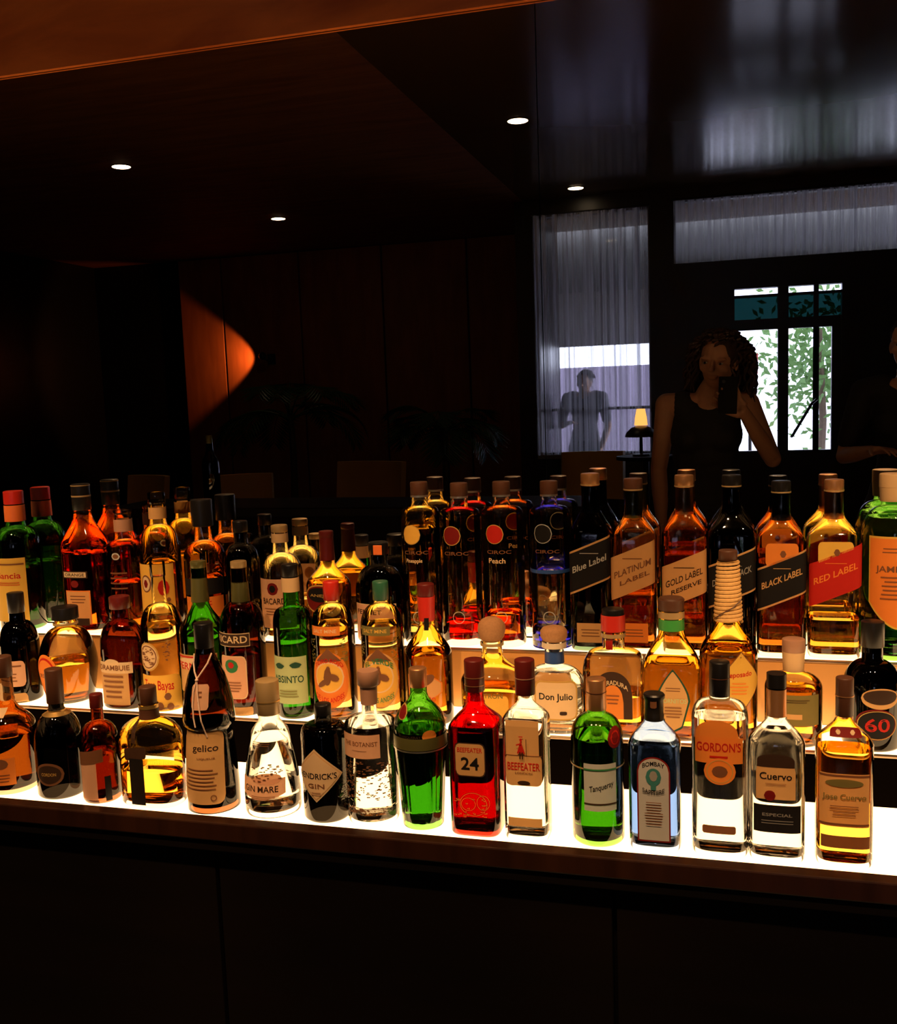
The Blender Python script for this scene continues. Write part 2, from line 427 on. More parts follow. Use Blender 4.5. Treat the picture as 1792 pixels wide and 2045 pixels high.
M_chrome = mat('chrome', (0.7, 0.68, 0.62), 0.15, metal=1.0)
def emis(name, col, st):
    m = bpy.data.materials.new(name); m.use_nodes = True; nt = m.node_tree; nt.nodes.clear()
    e = nt.nodes.new('ShaderNodeEmission'); e.inputs[0].default_value = (*col, 1); e.inputs[1].default_value = st
    o = nt.nodes.new('ShaderNodeOutputMaterial'); nt.links.new(e.outputs[0], o.inputs[0]); return m
M_glow = emis('lit_acrylic', SHELF_COL, SHELF_STR)

XL, XR = -7.4, 3.2            # side walls
YW = -4.83                    # window wall
YB = -6.6                     # back of the deep part of the room
XC = -1.74                    # corner between the deep part and the window wall
ZC = 3.2
struct('floor', box(XL - .1, XR + .1, YB - .1, 2.2, -0.05, 0), M_floor)
struct('ceiling', box(XC, XR + .1, YB - .1, 2.2, ZC, ZC + 0.05), M_ceil)
M_ceilw = wood('ceiling_veneer', (0.20, 0.060, 0.016), (0.34, 0.115, 0.030), 0.62, (1.0, 8, 1), spec=0.15)
struct('ceiling', box(XL - .1, XC - .002, YB - .1, 2.2, ZC, ZC + 0.05), M_ceilw)
struct('wall_left', box(XL - .1, XL, YB, 2.2, 0, ZC), M_dark)
struct('wall_right', box(XR, XR + .1, YW, 2.2, 0, ZC), M_dark)
struct('wall_rear', box(XL, XC, YB - .1, YB, 0, ZC), M_dark)
struct('wall_return', box(XC - .08, XC, YB, YW - 0.10, 0, ZC), M_dark)
# wall behind the bar: plain carcass, mirror in front of it, glossy veneer bulkhead above it
struct('wall_bar', box(XL, XR, MIRROR_Y + 0.04, 2.2, 0, ZC), M_dark)
Z_MT = 2.283
struct('trim_1', box(XL, XR, MIRROR_Y - 0.012, MIRROR_Y + 0.04, Z_MT, ZC), M_bulk)
# window wall with its two openings and the door
wx0, wx1, wz0, wz1 = -1.655, -0.625, 0.925, 3.075      # tall curtained window
tx0, tx1, tz0, tz1 = -0.435, 2.9, 2.545, 3.10          # transom above the door
dx0, dx1 = 0.03, 0.98                                   # door opening
bm = bmesh.new()
Y0, Y1 = YW - 0.10, YW
add_box(bm, XC - .08, wx0, Y0, Y1, 0, ZC); add_box(bm, wx0, wx1, Y0, Y1, 0, wz0); add_box(bm, wx0, wx1, Y0, Y1, wz1, ZC)
add_box(bm, wx1, tx0, Y0, Y1, 0, ZC); add_box(bm, tx0, XR, Y0, Y1, tz1, ZC); add_box(bm, tx0, dx0, Y0, Y1, 0, tz0); add_box(bm, dx1, XR, Y0, Y1, 0, tz0)
add_box(bm, dx0, dx1, Y0, Y1, 2.36, tz0); add_box(bm, tx1, XR, Y0, Y1, tz0, tz1)
struct('wall_window', bm, M_dark)
M_pane = glass('window', (0.86, 0.92, 0.95))
M_tint = glass('tinted_window', (0.03, 0.085, 0.085))
M_tan = mat('aluminium', (0.30, 0.28, 0.26), 0.35, metal=.8)
def frame(bm, x0, x1, z0, z1, t, y0, y1):
    add_box(bm, x0, x0 + t, y0, y1, z0, z1); add_box(bm, x1 - t, x1, y0, y1, z0, z1); add_box(bm, x0 + t, x1 - t, y0, y1, z0, z0 + t); add_box(bm, x0 + t, x1 - t, y0, y1, z1 - t, z1); return bm
w1 = struct('window_1', add_box(frame(bmesh.new(), wx0, wx1, wz0, wz1, 0.025, Y0, Y1 - 0.02), wx0 + .025, wx1 - .025, Y0 + .03, Y0 + .06, 1.325, 1.350), M_frame)
obj('glass_pane', box(wx0 + .02, wx1 - .02, Y0 + .04, Y0 + .046, wz0 + .02, wz1 - .02), M_pane, w1)
obj('sill', box(wx0, wx1, Y1, Y1 + .03, wz0 - .03, wz0 + 0.006), M_tan, w1)
w2 = struct('window_2', frame(bmesh.new(), tx0, tx1, tz0, tz1, 0.02, Y0, Y1 - 0.02), M_frame)
obj('glass_pane', box(tx0 + .02, tx1 - .02, Y0 + .04, Y0 + .046, tz0 + .02, tz1 - .02), M_pane, w2)
# door: frame with stiles, tinted top light and clear panes
bm = bmesh.new()
frame(bm, dx0, dx1, 0.0, 2.36, 0.045, Y0, Y1)
for a, b in ((0.428, 0.515), (0.715, 0.755)): add_box(bm, a, b, Y0 + .02, Y1 - .02, 0.045, 2.315)
for a, b in ((0.075, 0.428), (0.515, 0.715), (0.755, 0.935)):
    add_box(bm, a, b, Y0 + .02, Y1 - .02, 1.965, 2.055); add_box(bm, a, b, Y0 + .02, Y1 - .02, 0.045, 0.93); add_box(bm, a, b, Y0 + .02, Y1 - .02, 2.24, 2.262)
add_box(bm, 0.715, 0.76, Y0 + .02, Y1 - .02, 0.93, 1.965)
add_box(bm, 0.860, 0.935, Y0 + .02, Y1 - .02, 0.93, 1.965)
d1 = struct('door_1', bm, M_frame)
obj('glass_pane', box(0.05, 0.95, Y0 + .045, Y0 + .05, 0.9, 1.97), M_pane, d1)
obj('tinted_pane', box(0.05, 0.95, Y0 + .045, Y0 + .05, 2.04, 2.245), M_tint, d1)
obj('glass_pane', box(0.05, 0.95, Y0 + .045, Y0 + .05, 2.26, 2.33), M_pane, d1)
bm = bmesh.new(); add_tube(bm, [(0.54, YW + .02, 1.05), (0.54, YW + .06, 1.05), (0.70, YW + .07, 1.33), (0.74, YW + .02, 1.36)], 0.012, 8)
obj('push_bar', bm, M_frame, d1)

# sheer curtains: pleated cloth, light comes through it
def sheer():
    m = bpy.data.materials.new('sheer_cloth'); m.use_nodes = True; nt = m.node_tree; nt.nodes.clear(); N = nt.nodes.new; L = nt.links.new
    out = N('ShaderNodeOutputMaterial'); tr = N('ShaderNodeBsdfTransparent'); tl = N('ShaderNodeBsdfTranslucent'); df = N('ShaderNodeBsdfDiffuse')
    tl.inputs[0].default_value = (0.62, 0.60, 0.66, 1); df.inputs[0].default_value = (0.5, 0.47, 0.46, 1)
    tc = N('ShaderNodeTexCoord'); mp = N('ShaderNodeMapping'); mp.inputs['Scale'].default_value = (26, 0, 0.10)
    nz = N('ShaderNodeTexNoise'); nz.inputs['Scale'].default_value = 1.0; nz.inputs['Detail'].default_value = 4; nz.inputs['Roughness'].default_value = .7
    cr = N('ShaderNodeMapRange'); cr.inputs[1].default_value = 0.38; cr.inputs[2].default_value = 0.62; cr.inputs[3].default_value = 0.85; cr.inputs[4].default_value = 0.12
    L(tc.outputs['Object'], mp.inputs[0]); L(mp.outputs[0], nz.inputs['Vector']); L(nz.outputs['Fac'], cr.inputs[0])
    m1 = N('ShaderNodeMixShader'); m1.inputs[0].default_value = 0.6; L(df.outputs[0], m1.inputs[1]); L(tl.outputs[0], m1.inputs[2])
    m2 = N('ShaderNodeMixShader'); L(cr.outputs[0], m2.inputs[0]); L(tr.outputs[0], m2.inputs[1]); L(m1.outputs[0], m2.inputs[2]); L(m2.outputs[0], out.inputs[0])
    return m
M_sheer = sheer()
def curtain(x0, x1, z0, z1, y, n, amp, seed):
    rnd = random.Random(seed); bm = bmesh.new(); N = n * 8; cols = []
    ph = [rnd.random() * 6.28 for _ in range(4)]
    for i in range(N + 1):
        t = i / N; x = x0 + (x1 - x0) * t
        a = amp * (0.6 + 0.4 * math.sin(t * 9 + ph[0]))
        yy = y + a * math.sin(t * n * 2 * PI + 1.3 * math.sin(t * 17 + ph[1])) + 0.4 * a * math.sin(t * n * 4.3 * PI + ph[2])
        cols.append([bm.verts.new((x, yy + 0.006 * math.sin(q * 1.3 + t * 11), z0 + (z1 - z0) * q / 6)) for q in range(7)])
    for c0, c1 in zip(cols, cols[1:]):
        for q in range(6): bm.faces.new((c0[q], c1[q], c1[q + 1], c0[q + 1]))
    return bm
def curtain_thing(lbl, x0, x1, z0, z1, n, seed):
    t = thing('sheer_curtain', lbl, 'curtain', ((x0 + x1) / 2, YW + 0.06, z0), 'sheer curtains on the window wall')
    cx = (x0 + x1) / 2
    obj('cloth', curtain(x0 - cx, x1 - cx, 0, z1 - z0, 0, n, 0.014, seed), M_sheer, t, smooth=True)
    b = bmesh.new(); add_tube(b, [(x0 - cx - .01, 0, z1 - z0 + .006), (x1 - cx + .01, 0, z1 - z0 + .006)], 0.007, 8); obj('curtain_rail', b, M_frame, t)
curtain_thing('tall pale sheer pleated curtain with a bright band across it, seen in the mirror', wx0 + 0.004, wx1 - 0.004, wz0 + 0.01, wz1 - 0.02, 16, 3)
curtain_thing('short grey sheer curtain across the transom above the door', tx0 + .01, tx1 - .01, tz0 + .012, tz1 - .02, 46, 5)

# outside: pavement, a pale building across the street, an awning over the window
M_pave = mat('pavement_stone', (0.45, 0.43, 0.44), 0.8, noise=.15, nscale=2)
M_fac = mat('facade_plaster', (0.52, 0.45, 0.60), 0.85, noise=.08, nscale=1)
struct('pavement', box(XC - 2, 7, YW - 12, YW - .1, -0.12, -0.02), M_pave)
fac = obj('street_building', box(XC - 1.5, 0.02, YW - 4.0, YW - 3.8, 0, 1.80), M_fac)
tag(fac, 'pale lilac street wall outside the curtained window', 'wall')
aw = thing('awning', 'grey awning hanging outside above the curtained window and the door', 'awning', (-1.2, YW - 1.2, 1.95))
obj('awning_cloth', box(-1.2, 5.2, -0.90, -0.87, 0.62, 1.9), mat('awning_cloth', (0.16, 0.155, 0.14), 0.8), aw)
obj('valance', box(-1.2, 1.0, -0.94, -0.91, 0.04, 1.9), mat('awning_valance', (0.34, 0.32, 0.30), 0.8, transl=.3), aw)
M_leaf_out = mat('street_leaves', (0.12, 0.24, 0.06), 0.6, transl=.3)
tr_ = thing('street_tree', 'leafy green street tree seen through the door glass', 'tree', (1.2, YW - 5.2, 0))
b = bmesh.new(); add_tube(b, [(0, 0, 0), (0.05, 0, 1.0), (0, .05, 2.2)], [0.06, .05, .03], 8); obj('trunk', b, mat('bark', (0.12, 0.08, 0.05), .9, noise=.3), tr_)
b = bmesh.new()
for i in range(900):
    p = Vector((random.gauss(0, .42), random.gauss(0, .3), 1.75 + random.gauss(0, .45))); s = 0.07
    a = Vector((random.uniform(-1, 1), random.uniform(-1, 1), random.uniform(-1, 1))).normalized() * s; c = a.orthogonal().normalized() * s * .5
    b.faces.new([b.verts.new(p + q) for q in (-a, c, a, -c)])
obj('crown', b, M_leaf_out, tr_)
rd = obj('red_sign', box(0.18, 0.36, YW - 3.2, YW - 3.17, 1.62, 1.86, .01), mat('sign_red', (0.5, 0.06, 0.05), .5)); tag(rd, 'small plain red board on the street outside the door', 'board')
b = bmesh.new(); add_tube(b, [(0.27, YW - 3.14, 0), (0.27, YW - 3.14, 1.62)], .02); po = obj('post', b, M_frame, rd)

# ceiling downlights
def downlight(x, y, lbl, st=26, pw=2.0):
    t = thing('ceiling_downlight', lbl, 'ceiling light', (x, y, ZC), 'recessed ceiling downlights')
    obj('trim_ring', revolve([(-0.006, .066, .066, 2), (-0.004, .070, .070, 2), (0.0, .070, .070, 2)], N=32, close_top=False, close_bottom=False), M_dark, t)
    obj('lens', revolve([(-0.0075, .060, .060, 2), (-0.0055, .064, .064, 2)], N=32), M_spot, t)
    l = bpy.data.lights.new('spot', 'SPOT'); l.energy = pw; l.color = (1, .72, .42); l.spot_size = 1.1; l.spot_blend = .6; l.shadow_soft_size = .05
    lo = bpy.data.objects.new('spot_lamp', l); C.objects.link(lo); lo.parent = t; lo.location = (0, 0, -.02)
M_spot = emis('downlight_glow', (1.0, 0.74, 0.45), 13)
downlight(-4.12, -2.24, 'bright ceiling downlight at the upper left of the mirror')
downlight(-1.25, -2.20, 'largest bright ceiling downlight, beside the thin seam of the mirror')
downlight(-1.21, -4.44, 'small ceiling downlight just above the curtained window')
downlight(-4.01, -4.59, 'small ceiling downlight over the dark wall above the palms')

# added fill lights over the bar front, out of view, to brighten the bottle labels
def bar_fill(x):
    t = thing('added_bar_fill', 'added fill light out of view above the bar, turned towards the bottles', 'ceiling light', (x, 0.55, ZC), 'added fill lights above the bar front')
    obj('lens', revolve([(-0.0075, .045, .045, 2), (-0.0055, .048, .048, 2)], N=32), M_spot, t)  # lens and ring only house the added fill spot
    obj('trim_ring', revolve([(-0.02, .050, .050, 2), (0.0, .055, .055, 2)], N=32, close_top=False, close_bottom=False), M_dark, t)
    l = bpy.data.lights.new('fill_spot', 'SPOT'); l.energy = FILL_W; l.color = (1, .58, .27); l.spot_size = math.radians(40); l.spot_blend = .45; l.shadow_soft_size = .045
    lo = bpy.data.objects.new('fill_spot_lamp', l); C.objects.link(lo); lo.parent = t; lo.location = (0, 0, -.02)
    lo.rotation_euler = Vector((0.0, 1.02, -2.25)).to_track_quat('-Z', 'Y').to_euler()
for x_ in (-1.7, -0.95, -0.2, 0.55): bar_fill(x_)
# wooden side wall piece with a wall lamp throwing an orange fan of light
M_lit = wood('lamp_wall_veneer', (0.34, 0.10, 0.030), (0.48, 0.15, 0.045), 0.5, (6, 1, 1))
bm = bmesh.new()
px0 = -6.22
for i, (a, b_) in enumerate(((px0, -5.68), (-5.66, -4.7), (-4.68, -3.7), (-3.68, -2.72), (-2.70, XC - 0.09))):
    add_box(bm, a, b_, YB + 0.005, YB + 0.06, 0.02, 3.19, 0.006)
struct('wall_panelling', bm, M_lit)
sc = thing('wall_lamp', 'small ball wall lamp throwing an orange fan of light on the wood panelling', 'wall lamp', (-5.10, YB + 0.06, 2.03))
b = bmesh.new(); add_ball(b, (0, 0.20, 0), 0.045); obj('lamp_ball', b, mat('lamp_ball', (0.02, 0.02, 0.02), .15), sc, smooth=True)
b = bmesh.new(); add_tube(b, [(0.02, 0, -0.03), (0.02, 0.12, -0.05), (0.01, 0.2, -0.02)], .010); obj('arm', b, M_frame, sc)
obj('wall_plate', box(-.03, .07, 0, .012, -.09, .03, .004), M_frame, sc)
l = bpy.data.lights.new('fan', 'SPOT'); l.energy = 24; l.color = (1, .32, .08); l.spot_size = math.radians(80); l.spot_blend = .35; l.shadow_soft_size = .02
lo = bpy.data.objects.new('fan_lamp', l); C.objects.link(lo); lo.parent = sc; lo.location = (-0.05, 0.20, 0.0)
lo.rotation_euler = Vector((-1.0, -0.26, 0.0)).to_track_quat('-Z', 'Y').to_euler()

# ------------------------------------------------------------------ back bar
CX0, CX1 = -2.35, 1.05
cab = thing('back_bar_cabinet', 'long dark wooden back bar cabinet under the lit steps', 'cabinet', ((CX0 + CX1) / 2, 1.8, 0))
ccx = (CX0 + CX1) / 2
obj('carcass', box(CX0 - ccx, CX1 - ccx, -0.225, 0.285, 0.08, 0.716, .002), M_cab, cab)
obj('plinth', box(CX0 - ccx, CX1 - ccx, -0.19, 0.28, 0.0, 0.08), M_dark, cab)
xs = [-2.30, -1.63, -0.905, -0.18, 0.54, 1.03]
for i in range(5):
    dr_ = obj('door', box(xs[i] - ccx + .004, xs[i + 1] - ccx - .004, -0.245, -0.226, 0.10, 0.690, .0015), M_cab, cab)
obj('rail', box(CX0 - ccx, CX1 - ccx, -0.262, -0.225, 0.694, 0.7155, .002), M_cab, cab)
def step(nm_lbl, x0, x1, row, depth_y, zprev, riser_mat):
    yf, zt = ROW[row]
    t = thing('lit_step_shelf', nm_lbl, 'shelf', ((x0 + x1) / 2, yf, zprev), 'stepped glowing bottle shelves')
    cxm = (x0 + x1) / 2; h = zt - zprev
    obj('glowing_panel', box(x0 - cxm, x1 - cxm, 0.008, depth_y - yf, h - 0.006, h), M_glow, t)
    if row == 1:
        obj('front_lip', box(x0 - cxm, x1 - cxm, -0.022, 0.008, 0.0, h + 0.001, .003), M_lip, t)
        obj('shelf_body', box(x0 - cxm, x1 - cxm, 0.009, depth_y - yf, 0.0, h - 0.0065), M_dark, t)
    else:
        obj('riser', box(x0 - cxm, x1 - cxm, 0.0, 0.006, 0.0005, h - 0.004), riser_mat, t)
        obj('edge_strip', box(x0 - cxm, x1 - cxm, -0.002, 0.008, h - 0.0035, h + 0.0005, .0008), M_edge, t)
        obj('shelf_body', box(x0 - cxm, x1 - cxm, 0.009, depth_y - yf, 0.0005, h - 0.0065), M_dark, t)
M_edge = mat('edge_metal', (0.42, 0.30, 0.20), 0.3, metal=.9)
M_riser = mat('dark_mirror', (0.0015, 0.001, 0.0008), 0.3, spec=0.0)
M_riser3 = mat('frosted_riser', (0.60, 0.30, 0.09), 0.35)
step('lowest and deepest glowing step with the front row of bottles', CX0, CX1, 1, ROW[2][0] + 0.002, 0.716, None)
step('middle glowing step with a dark mirrored riser', CX0, CX1, 2, ROW[3][0] + 0.002, 0.751, M_riser)
step('top glowing step against the mirror', CX0, CX1, 3, MIRROR_Y - 0.007, 0.846, M_riser3)

# mirror in two sheets with a thin seam
M_mir = mat('mirror_silver', (0.90, 0.885, 0.86), 0.0, metal=1.0)
SX = -0.368
for a, b_, lb in ((CX0, SX - 0.001, 'large wall mirror sheet left of the seam, reflecting the dark room'), (SX + 0.001, CX1, 'wall mirror sheet right of the seam, reflecting curtains and a woman')):
    t = thing('wall_mirror', lb, 'mirror', ((a + b_) / 2, MIRROR_Y, 0.972), 'wall mirror sheets behind the bottles')
    hw = (b_ - a) / 2
    obj('mirror_glass', box(-hw, hw, 0.0, 0.006, 0.002, Z_MT - 0.972 - .002), M_mir, t)
    obj('backing', box(-hw, hw, 0.007, 0.038, 0.002, Z_MT - 0.972 - .002), M_dark, t)

# ------------------------------------------------------------------ bottles, front row (lowest step)
FR = 'bottles in the front row'
T = 'text'
bottle(1, 18, 1310, 52, 1450, 1395, 16, 1350, 17, 'brown', 'smoke', 'amber', 1460, 'ogee', name='cognac_bottle', group=FR,
       label='amber cognac bottle with an orange belly, leftmost in the front row',
       labels=[('front_label', [('rect', 8, 1540, 70, 52, 'orange'), ('ellipse', 14, 1525, 34, 20, 'brown'), ('lines', 10, 1552, 50, 18, 'brown', 3)]), ('neck_label', [('rect', 0, 1432, 34, 16, 'cream')])])
bottle(1, 118, 1335, 47, 1490, 1420, 15, 1402, 17, 'brown', 'black', None, None, 'dome', name='liqueur_bottle', group=FR, vref=1480,
       label='squat nearly black liqueur bottle with brown cap, in the front row beside amber cognac',
       rings=[('neck_ring', 1424, 1415, 2.0, 'gold')], labels=[('front_label', [('ellipse', 6, 1545, 60, 44, 'brown'), ('ellipse', 6, 1545, 50, 35, 'dark'), (T, 6, 1545, 30, 6, 'gold', 'CORDON')])])
bottle(1, 200, 1385, 38, 1480, 1440, 12, 1412, 13, 'dkred', 'brown', 'whisky', 1500, 'dome', name='brandy_bottle', group=FR, vref=1500,
       label='small brown brandy bottle with a pale strip label and dark slanted band',
       labels=[('front_label', [('rect', -6, 1565, 40, 86, 'pink'), ('rect', 0, 1513, 56, 26, 'brown', 0.15), ('rect', 34, 1575, 12, 48, 'black')])])
bottle(1, 302, 1370, 66, 1478, 1432, 17, 1405, 17, 'brown', 'flint', 'gold', 1530, 'dome', sq=2.6, dr=0.62, name='brandy_bottle', group=FR, vref=1480,
       label='broad-shouldered flask of golden brandy with a black ribbon and seal down its front',
       rings=[('neck_band', 1432, 1410, 2.5, 'brown'), ('neck_ring', 1412, 1405, 3.0, 'gold')],
       labels=[('ribbon', [('rect', -14, 1455, 9, 60, 'dark', -.25), ('rrect', -12, 1505, 50, 24, 'dark', 0.12), ('rect', -10, 1560, 32, 90, 'black')])])
# monk shaped bottle
def rope(root, surf, H, HF, kk, rows):
    b = bmesh.new()
    pts = [surf.at(s * kk, HF(v), 0.0025) for s, v in ((-13, 1318), (-12, 1335), (-6, 1350), (1, 1362))]; add_tube(b, pts, .0016, 6)
    pts = [surf.at(s * kk, HF(v), 0.0025) for s, v in ((22, 1318), (16, 1335), (8, 1350), (1, 1362))]; add_tube(b, pts, .0016, 6)
    for pp in (((1, 1362), (-4, 1385), (-5, 1410), (-3, 1435), (0, 1452)), ((1, 1362), (4, 1388), (8, 1415), (12, 1440), (17, 1474))):
        add_tube(b, [surf.at(s * kk, HF(v), 0.0028) for s, v in pp], .0014, 6)
    add_ball(b, surf.at(1 * kk, HF(1364), 0.003), .0032)
    obj('rope_cord', b, mat('cord_pale', (0.66, 0.46, 0.34), .8), root)
bottle(1, 417, 1243, 50, 1500, 1310, 18, 1292, 19, 'black', 'brown', 'dark', 1440, name='liqueur_bottle', group=FR, vref=1420,
       prof=[(None, 47), (1612, 50), (1606, 52), (1560, 52), (1500, 49), (1462, 45), (1452, 42), (1446, 45), (1440, 51), (1430, 52), (1400, 49), (1370, 43), (1345, 36), (1325, 27), (1308, 20), (1290, 18)],
       label='dark brown monk-shaped liqueur bottle with a white rope and a pale lower label',
       labels=[('front_label', [('rrect', 2, 1533, 96, 140, 'tan'), (T, 12, 1497, 52, 17, 'dark', 'gelico'), (T, 14, 1515, 36, 4, 'brown', 'LIQUEUR'), ('lines', -2, 1555, 76, 44, 'brown', 6), ('ringlet', 26, 1590, 12, 12, 'brown', .3)]),
               ('hang_tag', [('rrect', 8, 1396, 34, 48, 'pink'), (T, 8, 1396, 8, 22, 'brown', 'F')])], extra=rope)
bottle(1, 540, 1357, 57, 1600, 1440, 20, 1424, 23, 'ped', 'clear', 'water', 1470, name='gin_bottle', group=FR, vref=1480,
       prof=[(None, 50), (1612, 54), (1606, 56), (1575, 56), (1540, 53), (1500, 47), (1470, 40), (1455, 36), (1444, 28), (1438, 22), (1430, 20), (1426, 22), (1420, 21)],
       label='clear flared gin bottle with a tall pale gold stopper and wave-edged label',
       labels=[('front_label', [('shield', -2, 1576, 104, 40, 'pink'), ('ellipse', 14, 1556, 56, 22, 'pink'), (T, -2, 1575, 74, 12, 'dark', 'GIN MARE'), ('lines', 4, 1592, 60, 10, 'brown', 3), ('marks', 12, 1545, 60, 34, 'brown', 40)]),
               ('neck_label', [('lines', -2, 1492, 40, 10, 'brown', 3)])], capring=[(1398, 'gold', 3)])
bottle(1, 649, 1405, 47, 1470, 1442, 17, 1426, 17, 'black', 'black', None, None, 'shoulder', name='gin_bottle', group=FR, vref=1500,
       label='squat black apothecary gin bottle with a cream diamond label',
       labels=[('front_label', [('diamond', -2, 1548, 112, 104, 'cream'), ('diamond', -2, 1548, 104, 96, 'tan'), ('diamond', -2, 1548, 100, 92, 'cream'), (T, -2, 1549, 84, 12, 'black', "HENDRICK'S"), (T, -2, 1568, 34, 9, 'brown', 'GIN'), ('lines', -2, 1583, 20, 8, 'brown', 2)]),
               ('side_print', [('marks', 62, 1590, 24, 36, 'silver', 26)])])
bottle(1, 741, 1330, 52, 1446, 1430, 15, 1368, 21, 'pink', 'clear', 'water', 1440, 'shoulder', name='gin_bottle', group=FR, vref=1480, capprof=[(1402, 16), (1370, 16), (1368, 19), (1366, 21), (1344, 22), (1338, 20)],
       label='clear cylindrical gin bottle covered in fine raised lettering, under a flat pinkish stopper',
       foil=(1404, 1366, 16.5, 17.5, 'pink'),
       labels=[('front_label', [('rect', -8, 1492, 88, 46, 'pink'), (T, -6, 1487, 74, 9, 'brown', 'THE BOTANIST'), ('lines', -6, 1500, 34, 3, 'brown', 1)]),
               ('embossed_text', [('marks', 0, 1560, 120, 76, 'brown', 210), ('marks', 0, 1618, 96, 14, 'brown', 60)])])
bottle(1, 840, 1333, 51, 1480, 1400, 17, 1370, 18, 'copper', 'bright_green', 'green', 1452, name='gin_bottle', group=FR, vref=1480, flute=(1600, 1486, 0.05),
       prof=[(None, 38), (1640, 41), (1600, 43), (1540, 47), (1490, 51), (1484, 52), (1480, 52), (1462, 52), (1456, 51), (1450, 52), (1438, 51), (1420, 44), (1408, 34), (1398, 24), (1390, 19), (1382, 17), (1368, 17)],
       label='fluted bright green gin bottle shaped like a shaker, with a copper cap and silver belt',
       rings=[('waist_band', 1482, 1459, 1.4, 'olive'), ('waist_ring', 1486, 1483, 2.2, 'silver')],
       labels=[('seal', [('ellipse', -26, 1431, 26, 26, 'gold'), ('ellipse', -26, 1431, 22, 22, 'dkred')]), ('belt_seal', [('ellipse', 34, 1473, 30, 24, 'orange')]), ('belt_print', [(T, -6, 1474, 46, 6, 'dark', 'TANQUERAY')])])
bottle(1, 952, 1316, 51, 1448, 1400, 18, 1378, 20, 'dkred', 'red', 'red', 1440, 'ogee', sq=4.5, dr=0.95, name='gin_bottle', group=FR, vref=1480,
       label='square bright red glass gin bottle with a dark cap and a label reading 24',
       capring=[(1350, 'copper', 1.5), (1366, 'copper', 1.2)],
       labels=[('front_label', [('rrect', -2, 1517, 62, 66, 'dark'), ('rrect', -2, 1517, 58, 62, 'tan'), (T, -2, 1498, 50, 9, 'red', 'BEEFEATER'), (T, -2, 1524, 36, 24, 'black', '24')]),
               ('embossed_swirl', [('ringlet', 2, 1604, 56, 46, 'orange', .07), ('ringlet', -8, 1604, 30, 26, 'orange', .1), ('ringlet', 22, 1600, 26, 30, 'orange', .1), ('marks', 0, 1610, 70, 40, 'orange', 30)])])
bottle(1, 1052, 1316, 45, 1435, 1392, 14, 1385, 20, 'dkred', 'clear', 'water', 1426, 'ogee', sq=4.5, dr=0.8, name='gin_bottle', group=FR, vref=1480,
       label='clear square gin bottle with a dark red cap and a red guardsman figure',
       capring=[(1352, 'pink', 1.5)],
       labels=[('front_label', [('rect', -2, 1475, 66, 68, 'tan'), ('rrect', 0, 1537, 72, 62, 'tan'), ('rect', 0, 1509, 72, 1.5, 'brown'), (T, 0, 1530, 64, 15, 'red', 'BEEFEATER'), (T, 0, 1543, 34, 4, 'brown', 'LONDON'),
                                ('ellipse', 0, 1562, 26, 9, 'dark'), ('ellipse', -4, 1478, 5, 7, 'red'), ('rect', -4, 1471.5, 8, 2, 'red'), ('tri', -4, 1491, 16, 26, 'red'), ('rect', -6, 1508, 2.5, 14, 'dark'), ('rect', -1, 1508, 2.5, 14, 'dark'), ('rect', -8, 1486, 10, 3, 'red', .3), ('rect', 7, 1492, 1.2, 34, 'dark')]),
               ('base_label', [('rect', 0, 1640, 68, 17, 'tan')])])
bottle(1, 1193, 1354, 52, 1470, 1425, 19, 1415, 20, 'copper', 'green', 'green', 1466, 'dome', name='gin_bottle', group=FR, vref=1500,
       label='round green gin bottle with a copper cap, red wax seal and pale label',
       capring=[(1380, 'brown', 1.5)], rings=[('glass_ring', 1520, 1517, 1.2, 'ped')],
       labels=[('front_label', [('rect', 12, 1572, 66, 92, 'silver'), (T, 14, 1572, 48, 15, 'black', 'Tanqueray', .25), ('rect', 12, 1604, 66, 3, 'dark'), ('rect', 12, 1537, 66, 3, 'green')]),
               ('wax_seal', [('ellipse', 44, 1478, 34, 40, 'dkred'), ('ellipse', 44, 1478, 22, 26, 'red'), ('ellipse', 44, 1478, 17, 20, 'dkred')])])
bottle(1, 1308, 1383, 51, 1482, 1436, 19, 1434, 20, 'black', 'blue', 'water', 1470, 'slope', sq=3.6, dr=0.8, name='gin_bottle', group=FR, vref=1520, capprof=[(1436, 19), (1426, 19.5), (1424, 18.5), (1396, 18.5), (1393, 21), (1387, 21.5), (1384, 19)],
       label='pale blue squared gin bottle with a black cap and a tall arched label',
       labels=[('cap_crest', [('rrect', 0, 1415, 12, 18, 'brown')]), ('front_label', [('arch', 0, 1595, 64, 166, 'dkred'), ('arch', 0, 1595, 58, 160, 'silver'), (T, 0, 1525, 42, 9, 'black', 'BOMBAY', 0, 5), ('ellipse', 0, 1551, 30, 34, 'teal'), ('ellipse', 0, 1549, 16, 20, 'grey'), ('rect', 0, 1570, 10, 12, 'teal'),
                                (T, 0, 1581, 42, 9, 'black', 'SAPPHIRE', 0, -5), ('lines', 0, 1622, 36, 48, 'brown', 9)])])
